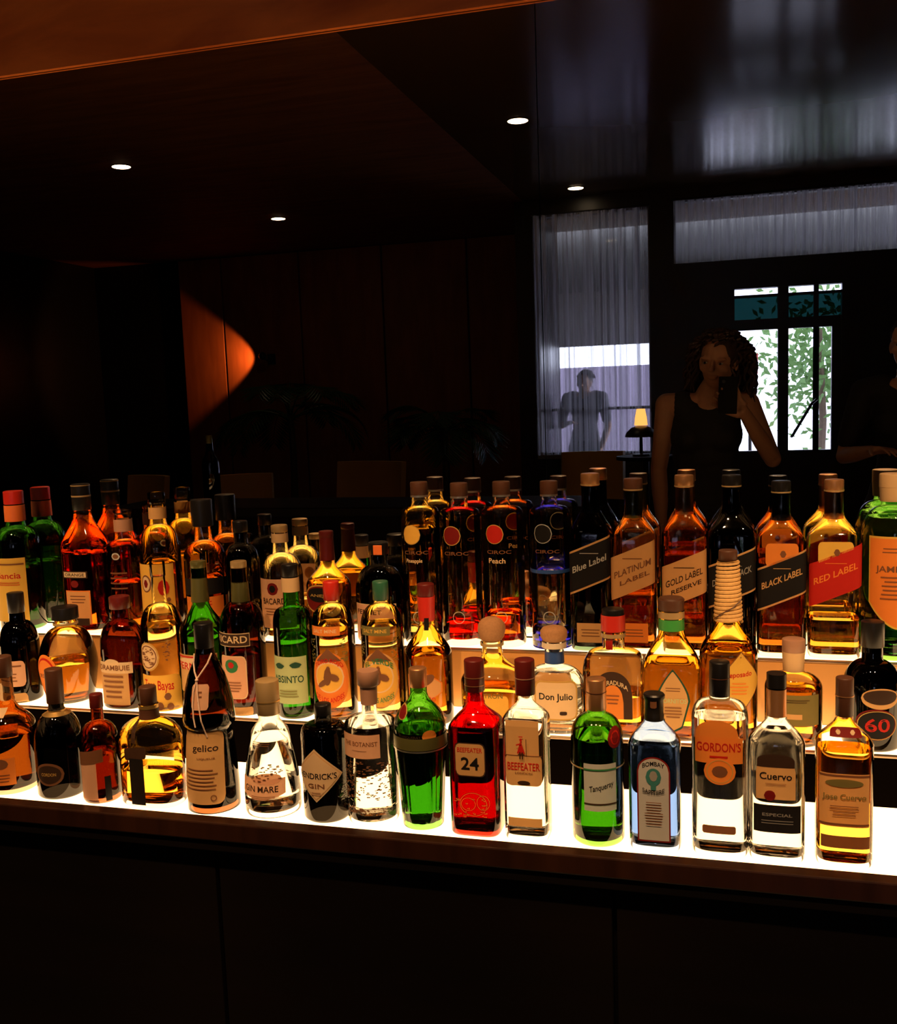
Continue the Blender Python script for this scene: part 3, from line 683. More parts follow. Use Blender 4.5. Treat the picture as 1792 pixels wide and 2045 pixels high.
bottle(1, 1438, 1320, 55, 1440, 1398, 18, 1388, 20, 'black', 'clear', 'water', 1428, 'shoulder', sq=3.0, dr=0.72, name='gin_bottle', group=FR, vref=1500,
       label='large clear gin bottle with a black cap and faded orange label with red lettering',
       capring=[(1352, 'brown', 1.2)], rings=[('neck_ring', 1395, 1390, 2, 'ped')],
       labels=[('front_label', [('arch', -6, 1472, 82, 62, 'orange'), ('rect', -2, 1500, 92, 50, 'orange'), (T, -2, 1493, 84, 18, 'red', "GORDON'S"), ('rect', -2, 1512, 34, 4, 'red'), ('ellipse', 0, 1540, 60, 52, 'orange'), ('ringlet', 0, 1540, 50, 46, 'gold', .08), ('ellipse', 0, 1540, 30, 22, 'brown')]),
               ('base_label', [('rrect', -2, 1655, 64, 16, 'brown')])])
bottle(1, 1551, 1342, 54, 1480, 1432, 18, 1424, 18, 'black', 'clear', 'water', 1450, 'slope', sq=3.4, dr=0.72, name='tequila_bottle', group=FR, vref=1520, capprof=[(1424, 18), (1372, 17.5), (1371, 19), (1344, 19)],
       label='clear tequila bottle with an arched tan label above a black lower label',
       rings=[('neck_foil', 1428, 1374, 1.5, 'copper')],
       labels=[('front_label', [('arch', -3, 1552, 74, 88, 'tan'), ('arch', -3, 1520, 70, 26, 'dark'), (T, -3, 1550, 60, 14, 'black', 'Cuervo'), ('lines', -3, 1566, 44, 6, 'brown', 2), ('ellipse', -14, 1588, 22, 20, 'dkred')]),
               ('lower_label', [('rect', 0, 1634, 90, 54, 'black'), (T, 0, 1626, 56, 6, 'grey', 'ESPECIAL'), ('lines', 0, 1640, 60, 10, 'grey', 2)])])
bottle(1, 1686, 1352, 54, 1480, 1436, 17, 1428, 17, 'brown', 'clear', 'gold', 1492, 'slope', sq=3.4, dr=0.72, name='tequila_bottle', group=FR, vref=1520,
       label='golden tequila bottle with square brown label, right end of the front row',
       capring=[(1388, 'copper', 2)],
       labels=[('shoulder_print', [('arch', 0, 1468, 60, 18, 'dkred'), ('ellipse', -14, 1468, 9, 9, 'cream'), ('ellipse', 12, 1468, 9, 9, 'cream')]),
               ('front_label', [('rect', -3, 1598, 94, 104, 'tan'), ('rect', -3, 1550, 94, 4, 'brown'), ('rect', -3, 1645, 94, 4, 'brown'), ('ellipse', -3, 1564, 70, 16, 'olive'), (T, -3, 1592, 80, 14, 'olive', 'Jose Cuervo'), ('lines', -3, 1618, 56, 24, 'brown', 4)]),
               ('base_label', [('rect', 0, 1680, 92, 24, 'brown')])])

# ------------------------------------------------------------------ middle step
MR = 'bottles on the middle step'
bottle(2, 40, 1183, 38, 1290, 1240, 15, 1222, 16, 'black', 'black', None, None, 'dome', name='liqueur_bottle', group=MR, vref=1300,
       label='black round-shouldered bottle with two cream labels, left end of the middle step',
       labels=[('front_label', [('rrect', -4, 1345, 74, 50, 'pink'), ('rect', -4, 1330, 60, 3, 'brown'), ('lines', -4, 1352, 50, 20, 'brown', 3)]), ('lower_label', [('rrect', 4, 1405, 60, 44, 'tan'), ('ellipse', 0, 1398, 22, 22, 'brown')])])
bottle(2, 137, 1211, 56, 1330, 1252, 21, 1235, 26, 'black', 'flint', 'gold', 1318, 'dome', name='liqueur_bottle', group=MR, vref=1320, wb=46,
       label='fat glowing jug-like bottle with a wide black stopper and an orange oval label',
       rings=[('neck_ring', 1246, 1241, 3, 'ped')], labels=[('front_label', [('ellipse', -16, 1352, 66, 86, 'orange'), ('ellipse', -16, 1352, 56, 74, 'red'), ('ellipse', -16, 1352, 50, 66, 'orange'), (T, -14, 1350, 36, 8, 'brown', 'DIPLOMATICO')])])
bottle(2, 246, 1190, 44, 1290, 1238, 17, 1214, 20, 'dkred', 'brown', 'whisky', 1330, 'dome', name='liqueur_bottle', group=MR, vref=1300, dr=.8, sq=2.4,
       label='dark brown bottle with a wide dark red cap and a cream banner label',
       labels=[('front_label', [('rect', -4, 1368, 66, 76, 'tan'), ('rect', -2, 1333, 80, 22, 'cream'), ('ellipse', -4, 1325, 34, 18, 'cream'), (T, -2, 1333, 68, 10, 'brown', 'DRAMBUIE'), ('lines', -4, 1370, 46, 50, 'brown', 5)])])
bottle(2, 326, 1120, 41, 1258, 1205, 14, 1150, 15, 'clear', 'flint', 'pale', 1246, 'dome', name='sambuca_bottle', group=MR, vref=1300,
       label='tall clear bottle with a round brown seal and red script over an orange berry label',
       labels=[('front_seal', [('ellipse', -10, 1312, 50, 56, 'gold'), ('ellipse', -10, 1312, 44, 50, 'cream'), ('ringlet', -10, 1312, 40, 45, 'brown', .1), ('marks', -10, 1312, 28, 30, 'brown', 30), ('marks', 30, 1300, 16, 40, 'brown', 16)]),
               ('front_label', [('rrect', 6, 1390, 100, 84, 'yellow'), (T, 8, 1370, 62, 24, 'red', 'Tres Bayas', -.05), ('ellipse', 26, 1390, 14, 14, 'brown'), ('ellipse', 10, 1408, 16, 16, 'brown'), ('ellipse', 30, 1410, 14, 14, 'brown'), ('ellipse', -10, 1408, 12, 12, 'orange')])])
bottle(2, 407, 1120, 45, 1262, 1198, 16, 1133, 15.5, 'olive', 'green', 'green', 1262, 'ogee', name='pastis_bottle', group=MR, vref=1300,
       label='green bottle with a long dull olive foil neck, behind the monk-shaped bottle', foil=(1200, 1128, 18, 14.5, 'olive'),
       labels=[('front_label', [('rect', 0, 1345, 100, 74, 'tan'), ('diamond', 0, 1324, 110, 30, 'cream'), (T, 0, 1330, 82, 14, 'red', 'PERNOD'), ('rect', 0, 1312, 96, 3, 'red')])])
bottle(2, 487, 1120, 44, 1252, 1200, 17, 1133, 16, 'ped', 'brown', 'amber', 1300, 'dome', name='pastis_bottle', group=MR, vref=1300,
       label='brown glass bottle with a yellowish foil neck and a dark band in white capitals', foil=(1204, 1130, 18.5, 15.5, 'olive'),
       labels=[('name_band', [('rect', -8, 1279, 84, 26, 'cream'), ('rect', -8, 1279, 82, 23, 'dark'), (T, -7, 1278, 72, 14, 'cream', 'RICARD')]),
               ('front_label', [('rrect', -6, 1352, 62, 84, 'cream'), ('rrect', -6, 1352, 58, 80, 'pink'), ('ellipse', -6, 1330, 30, 26, 'green'), ('ellipse', -6, 1328, 14, 12, 'red'), ('lines', -6, 1370, 40, 22, 'brown', 4)]),
               ('base_label', [('rrect', 10, 1418, 46, 16, 'tan')])])
bottle(2, 587, 1126, 39, 1252, 1212, 16, 1150, 17, 'black', 'bright_green', 'green', 1270, 'shoulder', name='absinthe_bottle', group=MR, vref=1290,
       label='bright green absinthe bottle with a long neck, black cap and white neck band',
       rings=[('neck_label', 1180, 1152, 2.0, 'cream')],
       labels=[('neck_print', [(T, 2, 1160, 24, 6, 'black', 'ABSENTE')]), ('front_label', [('rect', 0, 1358, 82, 92, 'ltgreen'), (T, 0, 1356, 66, 14, 'dkgreen', 'ABSINTO'), ('leaf', -16, 1330, 24, 12, 'dkgreen'), ('leaf', 18, 1328, 24, 12, 'dkgreen'), ('lines', 0, 1384, 50, 16, 'olive', 3)])])
def pisco(u, col, cap, txt, lb):
    bottle(2, u, 1160, 43, 1252, 1205, 15, 1197, 16, cap, 'flint', 'pale', 1244, 'dome', name='aguardiente_bottle', group=MR, vref=1290, label=lb,
       labels=[('name_band', [('rect', -2, 1262, 64, 18, col), (T, -2, 1262, 50, 7, 'cream' if col == 'orange' else 'yellow', 'SALT MINE')]),
               ('front_label', [('ellipse', 4, 1358, 82, 110, 'tan' if col != 'orange' else 'orange'), ('ellipse', 4, 1358, 76, 104, 'orange' if col == 'orange' else 'yellow'), ('tri', 4, 1308, 52, 26, 'brown'), ('ellipse', 4, 1352, 60, 60, 'cream'), ('ellipse', 4, 1352, 54, 54, 'yellow'),
                 (T, 4, 1320, 58, 11, 'red' if col == 'orange' else 'green', txt, 0, 12), ('ellipse', 2, 1350, 16, 34, 'brown', .3), ('ellipse', -6, 1362, 26, 12, 'brown', .6), ('ellipse', 14, 1352, 20, 14, 'brown', -.3), ('ellipse', 4, 1334, 8, 9, 'brown'),
                 (T, 4, 1396, 56, 10, 'red' if col == 'orange' else 'green', 'DE LOS ANDES', 0, -10), ('lines', 4, 1412, 24, 6, 'brown', 2)]),
               ('side_pattern', [('marks', -34, 1300, 16, 50, 'olive', 26), ('marks', 38, 1300, 14, 50, 'olive', 26)])])
pisco(667, 'orange', 'red', 'TORO ROJO', 'clear aguardiente bottle with a red cap and an orange round picture label')
pisco(765, 'olive', 'green', 'EL VERDE', 'clear aguardiente bottle with dark green cap and yellow-green round picture label')
bottle(2, 855, 1165, 48, 1308, 1240, 15, 1192, 17, 'dkred', 'flint', 'gold', 1300, 'ogee', name='tequila_bottle', group=MR, vref=1300,
       label='amber bottle with a red wrapped neck and a tilted kite-shaped label', foil=(1238, 1190, 16, 18, 'red'),
       labels=[('neck_strip', [('rect', 4, 1252, 9, 30, 'black', .0)]), ('front_label', [('kite', 4, 1378, 74, 92, 'orange'), ('kite', 4, 1378, 68, 86, 'tan'), (T, 6, 1392, 40, 8, 'red', 'TESORO', -.2), ('ellipse', 8, 1358, 34, 20, 'brown', .4), ('lines', 4, 1410, 36, 12, 'brown', 2)])])
bottle(2, 984, 1232, 63, 1356, 1302, 20, 1276, 27, 'cork', 'flint', 'gold', 1372, 'ogee', name='tequila_bottle', group=MR, vref=1320, capprof=[(1280, 15), (1277, 20), (1270, 25), (1258, 28), (1246, 26.5), (1238, 21), (1233, 12)], sq=2.6, dr=.85,
       label='squat yellow tequila bottle with a round cork ball stopper', rings=[('neck_ring', 1287, 1281, 4, 'ped')],
       labels=[('front_label', [('rrect', 4, 1410, 74, 44, 'yellow'), (T, 4, 1388, 52, 9, 'olive', 'PATRON')])])
bottle(2, 1108, 1250, 60, 1366, 1328, 18, 1276, 26, 'cork', 'clear', 'water', 1336, 'dome', name='tequila_bottle', group=MR, vref=1330, capprof=[(1280, 18), (1277, 23), (1270, 27), (1260, 27), (1253, 22), (1250, 12)], sq=2.3, dr=.7,
       label='low round clear tequila bottle with a flat cork stopper and a blue neck band', rings=[('neck_ring', 1291, 1280, 7, 'white'), ('neck_band', 1322, 1298, 1.6, 'blue')],
       labels=[('front_label', [('rrect', 8, 1398, 86, 76, 'gold'), ('rrect', 8, 1398, 80, 70, 'cream'), (T, 8, 1392, 66, 17, 'black', 'Don Julio'), ('rrect', 22, 1422, 14, 7, 'dark')])])
bottle(2, 1226, 1215, 60, 1340, 1298, 22, 1258, 22, 'black', 'flint', 'gold', 1380, 'shoulder', sq=4.0, dr=.8, name='tequila_bottle', group=MR, vref=1320,
       label='square clear tequila bottle with a black and red cap and a black horseshoe label',
       rings=[('neck_ring', 1270, 1262, 3, 'ped')], extra=lambda root, surf, H, HF, kk, rows: obj('cap_wrap', revolve([(H(1258), .0 + 24 * kk, 24 * kk, 2), (H(1226), 24 * kk, 24 * kk, 2)], close_top=False, close_bottom=False), CAPM['red'], root, smooth=True),
       labels=[('neck_label', [('rect', -6, 1288, 14, 34, 'red'), (T, 0, 1284, 40, 8, 'brown', '1870')]), ('horseshoe_label', [('horseshoe', 2, 1387, 76, 92, 'dark'), ('horseshoe', 2, 1400, 42, 66, 'orange'), (T, 2, 1362, 60, 9, 'cream', 'HERRADURA', 0, 12), ('lines', 2, 1395, 26, 22, 'brown', 3)])])
bottle(2, 1342, 1192, 58, 1330, 1262, 24, 1215, 26, 'brown', 'flint', 'gold', 1318, 'slope', sq=3.6, dr=.8, name='tequila_bottle', group=MR, vref=1320,
       label='clear squared tequila bottle with a green neck band and a pointed leaf-shaped label',
       rings=[('neck_ring', 1232, 1219, 2.5, 'ped'), ('neck_band', 1256, 1234, 1.5, 'bgreen')], capprof=[(1218, 24), (1214, 25), (1206, 25), (1196, 26), (1193, 23)],
       labels=[('front_label', [('leaf', 4, 1398, 66, 124, 'dkgreen'), ('leaf', 4, 1398, 58, 116, 'tan'), ('lines', 4, 1376, 36, 10, 'brown', 2), (T, 4, 1398, 52, 9, 'ltgreen', 'HORNITOS'), ('lines', 4, 1420, 36, 24, 'brown', 4)])])
def ropeneck(root, surf, H, HF, kk, rows):
    b = bmesh.new(); pts = []; n = 15
    for i in range(n * 14 + 1):
        t = i / (n * 14); a = t * n * 2 * PI; v = lerp(1240, 1122, t); r = lerp(25, 18.5, t) * kk
        pts.append((r * math.cos(a), r * math.sin(a), H(v)))
    add_tube(b, pts, .0040, 8); obj('rope_wrap', b, CAPM['straw'], root, smooth=True)
    b = bmesh.new(); pts = [surf.at(s * kk, HF(v), 0.007) for s, v in ((-26, 1248), (-12, 1236), (6, 1222), (22, 1208))]; add_tube(b, pts, .0012, 6); obj('string', b, CAPM['brown'], root)
bottle(2, 1455, 1098, 56, 1300, 1242, 22, 1118, 18, 'brown', 'flint', 'gold', 1292, 'slope', sq=2.6, dr=.9, name='tequila_bottle', group=MR, vref=1290,
       label='wide golden tequila bottle with a tall straw rope-wrapped neck and diamond label', extra=ropeneck,
       labels=[('front_label', [('diamond', 24, 1362, 96, 120, 'brown'), ('diamond', 24, 1362, 92, 115, 'yellow'), (T, 20, 1348, 50, 13, 'red', 'Reposado', .1), ('lines', 20, 1374, 36, 26, 'orange', 4)])])
bottle(2, 1585, 1275, 55, 1372, 1342, 18, 1300, 22, 'pink', 'flint', 'gold', 1372, 'dome', name='tequila_bottle', group=MR, vref=1350, dr=.8,
       label='squat golden bottle with a pale blunt stopper and a dark olive label', foil=(1338, 1300, 20, 22, 'cream'),
       labels=[('front_label', [('rect', 4, 1418, 92, 60, 'olive'), ('rect', -6, 1430, 40, 10, 'tan'), ('lines', 4, 1400, 50, 8, 'dark', 2)])])
bottle(2, 1742, 1240, 56, 1378, 1318, 20, 1290, 22, 'black', 'black', None, None, 'dome', name='liqueur_bottle', group=MR, vref=1360,
       label='fat black bottle with round red badge, right end of the middle step',
       labels=[('front_label', [('ellipse', 10, 1395, 74, 40, 'tan'), ('ellipse', 10, 1392, 66, 28, 'dark')]), ('badge', [('ellipse', 2, 1445, 80, 60, 'dkred'), ('ellipse', 2, 1445, 74, 54, 'black'), (T, 4, 1446, 46, 26, 'red', '60'), ('ringlet', 4, 1446, 76, 56, 'gold', .05)])])

# ------------------------------------------------------------------ top step
TR = 'bottles on the top step'
bottle(3, 38, 980, 44, 1090, 1050, 18, 1006, 19, 'red', 'dark_green', 'green', 1130, 'dome', name='vermouth_bottle', group=TR, vref=1120,
       label='dark green bottle with red cap and big yellow label, leftmost on the top step',
       rings=[('neck_label', 1040, 1008, 2.0, 'orange')], labels=[('front_label', [('rect', 4, 1178, 74, 124, 'yellow'), (T, 4, 1150, 54, 12, 'red', 'Gancia'), ('rect', 4, 1128, 68, 3, 'brown'), ('rect', 14, 1202, 24, 24, 'dark'), ('lines', 4, 1166, 50, 8, 'red', 2)])])
bottle(3, 172, 966, 47, 1095, 1022, 17, 1018, 18, 'black', 'flint', 'orange', 1102, 'ogee', name='rum_bottle', group=TR, vref=1120, sq=2.8, dr=.8,
       label='orange-red bottle with a tall black cap and white line-drawn label',
       capring=[(990, 'ped', 3), (969, 'ped', 2)],
       labels=[('name_band', [('rect', -2, 1148, 56, 14, 'dark'), ('rect', -2, 1148, 50, 10, 'cream'), (T, -2, 1148, 44, 6, 'dark', 'ORANGE')]), ('front_label', [('rect', 2, 1212, 54, 66, 'orange'), ('rect', 2, 1212, 50, 62, 'tan'), ('lines', 2, 1196, 38, 18, 'brown', 3), ('rect', 10, 1240, 28, 14, 'dark'), ('ellipse', -2, 1166, 18, 14, 'dkred')])])
bottle(3, 252, 1018, 36, 1100, 1078, 17, 1026, 18, 'clear', 'flint', 'orange', 1160, 'shoulder', name='vodka_bottle', group=TR, vref=1130,
       label='short-necked clear bottle with a small round seal, beside the orange-red bottle',
       rings=[('neck_label', 1060, 1036, 1.5, 'pink')], labels=[('seal', [('ellipse', 2, 1112, 18, 14, 'silver'), ('ellipse', 2, 1112, 13, 9, 'brown')]), ('print', [('lines', 4, 1160, 40, 40, 'brown', 4)])])
bottle(3, 322, 983, 40, 1105, 1048, 16, 1005, 17, 'clear', 'flint', 'gold', 1120, 'dome', name='cachaca_bottle', group=TR, vref=1130,
       label='clear bottle with a corked glass top and a yellow label with round red emblem',
       rings=[('neck_label', 1035, 1012, 1.6, 'tan')], labels=[('front_label', [('rect', 0, 1176, 92, 96, 'yellow'), ('ellipse', -12, 1166, 26, 34, 'brown'), ('ellipse', -12, 1166, 20, 28, 'cream'), ('ellipse', -12, 1166, 11, 16, 'dkred'), ('ellipse', 24, 1174, 22, 30, 'red'), ('ellipse', 32, 1198, 9, 9, 'brown')])])
bottle(3, 410, 997, 41, 1115, 1080, 17, 1050, 21, 'black', 'flint', 'amber', 1150, 'dome', name='cream_liqueur_bottle', group=TR, vref=1130,
       label='round glass flask with a black stopper and a black and green waist band',
       labels=[('waist_label', [('rect', 14, 1172, 90, 32, 'black'), ('rect', 14, 1172, 12, 30, 'teal')]), ('front_label', [('rect', 14, 1212, 84, 40, 'orange'), ('lines', 14, 1204, 40, 12, 'red', 2)])])
bottle(3, 484, 1040, 36, 1130, 1085, 14, 1062, 15, 'black', 'black', None, None, 'dome', name='wine_bottle', group=TR, vref=1130,
       label='plain near-black bottle without label, on the top step beside the round flask')
bottle(3, 562, 1048, 42, 1150, 1105, 15, 1062, 16.5, 'ped', 'flint', 'pale', 1210, 'dome', name='rum_bottle', group=TR, vref=1130,
       label='clear rum bottle with a pale cap and small round red emblem on cream',
       rings=[('neck_label', 1082, 1064, 2, 'cream')], labels=[('front_label', [('rect', 2, 1205, 84, 96, 'pink'), ('ellipse', -2, 1176, 24, 24, 'dkred'), ('ellipse', -2, 1176, 14, 14, 'black'), (T, 0, 1200, 52, 12, 'dark', 'BACARDI'), ('lines', 0, 1220, 50, 16, 'brown', 3)])])
bottle(3, 655, 1060, 46, 1168, 1120, 14, 1072, 14.5, 'dkred', 'flint', 'gold', 1160, 'ogee', name='rum_bottle', group=TR, vref=1140, foil=(1118, 1072, 15.5, 14, 'dkred'), dr=.75,
       label='golden shouldered bottle with a long dark red capsule and an oval red-black label',
       labels=[('front_label', [('ellipse', -6, 1196, 80, 56, 'gold'), ('ellipse', -6, 1196, 74, 50, 'dkred'), ('ellipse', -6, 1188, 60, 28, 'black'), (T, -6, 1190, 44, 7, 'gold', 'ANEJO')])])
bottle(3, 758, 1082, 50, 1180, 1128, 17, 1106, 20, 'black', 'black', None, None, 'dome', name='herb_liqueur_bottle', group=TR, vref=1150, dr=.75,
       label='broad near-black bottle with a coral chip on its cap and a cream label',
       labels=[('front_label', [('rect', -2, 1248, 92, 84, 'cream'), ('rect', -2, 1248, 88, 80, 'pink'), (T, -14, 1222, 56, 9, 'dark', 'FERNET'), ('lines', -2, 1250, 60, 30, 'brown', 4)])],
       extra=lambda root, surf, H, HF, kk, rows: obj('cap_seal', box(-.004, .016, -20.8 * kk, -18.5 * kk, H(1105), H(1086), .001), CAPM['orange'], root))
def tallvodka(u, vt, wq, disc, liq, vl, txt, lb, gl='flint', base=None, extra=None, cap='brown', bh=.014):
    bottle(3, u, vt, wq, vt + 68, vt + 50, 16.5, vt + 26, 17.5, cap, gl, liq, vl, 'shoulder', name='vodka_bottle', group=TR, vref=1130, baseh=bh,
       rings=[('neck_ring', vt + 30, vt + 26, 1.5, 'silver')], label=lb,
       labels=[('disc', [('ellipse', -8, vt + 108, 38, 38, 'gold' if disc != 'black' else 'silver'), ('ellipse', -8, vt + 108, 35, 35, disc)])] + ([('script', [(T, -4, vt + 160, 34, 10, 'cream', txt)])] if txt else []) +
              [('brand_print', [(T, 0, vt + 143, 50, 7, 'brown', 'CIROC')]), ('emblem', [('ringlet', 2, 1232, 24, 24, 'silver', .12)])], extra=extra)
tallvodka(843, 962, 39, 'yellow', 'pale', 1052, 'Pineapple', 'tall vodka bottle with a yellow disc, leftmost of the four disc-fronted bottles')
tallvodka(922, 964, 41, 'dkred', 'red', 1238, None, 'tall vodka bottle with a dark red disc and bright red drink at the bottom')
tallvodka(1006, 961, 42, 'red', 'orange', 1222, 'Peach', 'tall vodka bottle with a bright orange-red disc and white script')
tallvodka(1100, 960, 40, 'black', 'water', 1136, None, 'tall vodka bottle with a black disc and deep blue foot', bh=.034,
          extra=lambda root, surf, H, HF, kk, rows: (obj('blue_foot', revolve([(0.0005, 39.3 * kk, 39.3 * kk, 2), (0.020, 39.3 * kk, 39.3 * kk, 2), (0.030, 36 * kk, 36 * kk, 2)]), LQ['blue'], root, smooth=True),
                 obj('blue_ring', revolve([(H(1139), 40.6 * kk, 40.6 * kk, 2), (H(1132), 40.6 * kk, 40.6 * kk, 2)], close_top=False, close_bottom=False), CAPM['blue'], root, smooth=True)))
# square whisky bottles with slanted labels
def square(u, vt, w, gl, liq, vl, cap, band, ink, txt, yb, lb, txt2=None, edge=None, upper=None, foilc=None, lower=None, capv=44):
    lab = [('rect', 0, yb, w * 2.06, 84, edge or band, .42), ('rect', 0, yb, w * 2.06, 76, band, .42), (T, 0, yb - 4, w * 1.6, 13, ink, txt, .42)]
    if txt2: lab.append((T, 4, yb + 14, w * 1.3, 9, ink, txt2, .42))
    lab.append(('lines', 0, yb - 24, w * 0.9, 4, ink, 1))
    L_ = [('slanted_label', lab)]
    if upper: L_.append(('upper_label', [('rrect', 0, vt + 150, w * 1.3, 46, upper), ('ellipse', 2, vt + 148, 12, 14, 'brown')]))
    if lower: L_.append(('lower_label', [('rect', 0, 1262, w * 1.3, 38, lower), ('lines', 0, 1262, w, 18, 'brown', 3)]))
    bottle(3, u, vt, w, vt + 118, vt + 70, 18, vt + capv * .55, 18.5, cap, gl, liq, vl, 'slope', sq=5.0, dr=.9, name='whisky_bottle', group=TR, vref=1130, label=lb,
           foil=(vt + 78, vt + capv * .55, 18.2, 17.2, foilc or cap), capring=[(vt + capv * .5, 'ped', 2.5)], labels=L_)
square(1182, 945, 41, 'bluegreen', 'dark', 1060, 'copper', 'black', 'silver', 'Blue Label', 1130, 'dark blue-green square whisky bottle with a black slanted label', edge='tan', foilc='black', lower='tan')
square(1267, 955, 44, 'flint', 'whisky', 1182, 'brown', 'tan', 'brown', 'PLATINUM', 1140, 'amber square whisky bottle with a tan slanted label, beside the dark blue-green one', txt2='LABEL', foilc='olive', lower='orange')
square(1368, 948, 44, 'flint', 'whisky', 1105, 'copper', 'tan', 'dark', 'GOLD LABEL', 1158, 'amber-red square whisky bottle with a golden tan slanted label in dark capitals', txt2='RESERVE', foilc='copper')
square(1462, 948, 46, 'black', None, None, 'black', 'black', 'grey', 'DOUBLE BLACK', 1155, 'black glass square whisky bottle behind the rope-necked bottle', edge='tan')
square(1560, 960, 47, 'flint', 'whisky', 1120, 'black', 'black', 'tan', 'BLACK LABEL', 1160, 'reddish square whisky bottle with a black slanted label', edge='tan', upper='orange')
square(1665, 957, 50, 'flint', 'gold', 1230, 'copper', 'red', 'orange', 'RED LABEL', 1150, 'yellow square whisky bottle with a bright red slanted label', upper='yellow', foilc='copper')
bottle(3, 1782, 945, 58, 1070, 1010, 22, 972, 26, 'cream', 'green', 'water', 1030, 'dome', name='whiskey_bottle', group=TR, vref=1130, foil=(1000, 972, 24, 25.5, 'cream'),
       label='big green whiskey bottle with cream cap and shield label, at the right edge',
       labels=[('front_label', [('shield', 2, 1165, 112, 180, 'yellow'), ('shield', 2, 1165, 106, 172, 'orange'), ('lines', 4, 1102, 70, 14, 'brown', 2), (T, 4, 1140, 84, 16, 'brown', 'JAMESON'), ('lines', 4, 1175, 70, 50, 'brown', 6)])])

# ------------------------------------------------------------------ the room the mirror shows: counter, chairs, palms, lamp, people
ctr = thing('bar_counter', 'long dark wooden front bar counter', 'counter', (-1.1, 0.62, 0))
obj('counter_top', box(-1.5, 0.62, -0.56, -0.16, 1.03, 1.07, .006), M_cab, ctr)
obj('front_panel', box(-1.48, 0.60, -0.50, -0.48, 0.0, 1.029), M_cab, ctr)
# tall dark bottle standing on the counter
wb = thing('wine_bottle', 'tall black wine bottle standing alone on the bar counter, above the others in the mirror', 'bottle', (-2.17, 0.27, 1.0705))
obj('glass_body', revolve([(0, .036, .036, 2), (.004, .038, .038, 2), (.17, .038, .038, 2), (.195, .033, .033, 2), (.215, .022, .022, 2), (.235, .0155, .0155, 2), (.285, .014, .014, 2)]), GL['black'], wb, smooth=True)
obj('capsule', revolve([(.262, .0148, .0148, 2), (.295, .0148, .0148, 2), (.297, .013, .013, 2)], N=24), CAPM['olive'], wb, smooth=True)

M_leather = mat('chair_leather', (0.62, 0.38, 0.12), 0.42, noise=.12, nscale=5)
M_cwood = mat('chair_wood', (0.10, 0.045, 0.02), 0.35)
def chair(x, y, rz, lb, w=0.46, hgt=1.02):
    t = thing('dining_chair', lb, 'chair', (x, y, 0), 'chairs in the room behind', rz)
    b = bmesh.new(); n = 16; rows = []
    for j, z in enumerate((0.66, 0.72, 0.84, hgt - .05, hgt - .012, hgt)):
        for sgn in (1,):
            pass
        rows.append([(w / 2 * math.sin((i / n - .5) * 2 * 1.15) / math.sin(1.15), -0.20 + 0.12 * (1 - math.cos((i / n - .5) * 2 * 1.15)) - (z - .66) * .12, z) for i in range(n + 1)])
    fr_ = [[b.verts.new(p) for p in r] for r in rows]; bk = [[b.verts.new((p[0] * .94, p[1] + .035, p[2])) for p in r] for r in rows]
    for A_, flip in ((fr_, 0), (bk, 1)):
        for r0, r1 in zip(A_, A_[1:]):
            for i in range(n):
                f = (r0[i], r0[i + 1], r1[i + 1], r1[i]); b.faces.new(f if not flip else tuple(reversed(f)))
    for A0, A1 in ((fr_[-1], bk[-1]), (bk[0], fr_[0])):
        for i in range(n): b.faces.new((A0[i], A0[i + 1], A1[i + 1], A1[i]))
    for i in (0, n):
        for j in range(len(rows) - 1): b.faces.new((fr_[j][i], bk[j][i], bk[j + 1][i], fr_[j + 1][i]) if i else (bk[j][i], fr_[j][i], fr_[j + 1][i], bk[j + 1][i]))
    obj('backrest', b, M_leather, t, smooth=True)
    obj('seat', box(-w / 2, w / 2, -.22, .24, .42, .49, .03), M_leather, t, smooth=True)
    for sx in (-1, 1):
        for sy, top in ((-1, .66), (1, .42)):
            b = bmesh.new(); add_tube(b, [(sx * (w / 2 - .02), sy * .20, 0), (sx * (w / 2 - .035), sy * .18, top)], [.013, .019], 10); obj('leg', b, M_cwood, t, smooth=True)
    return t
chair(-1.00, -3.42, 0.0, 'tan leather chair standing in front of the curtained window', w=.50, hgt=1.03)
chair(-2.62, -2.72, 0.25, 'tan leather chair with a wide square back, in the dark behind the tall vodka bottles', w=.62, hgt=1.03)
chair(-3.45, -2.45, -0.5, 'dark chair with rounded back, in front of the palm', w=.50, hgt=.97)
chair(-4.30, -2.35, 0.4, 'leather chair at the far side of the room below the wall lamp', w=.5, hgt=.98)

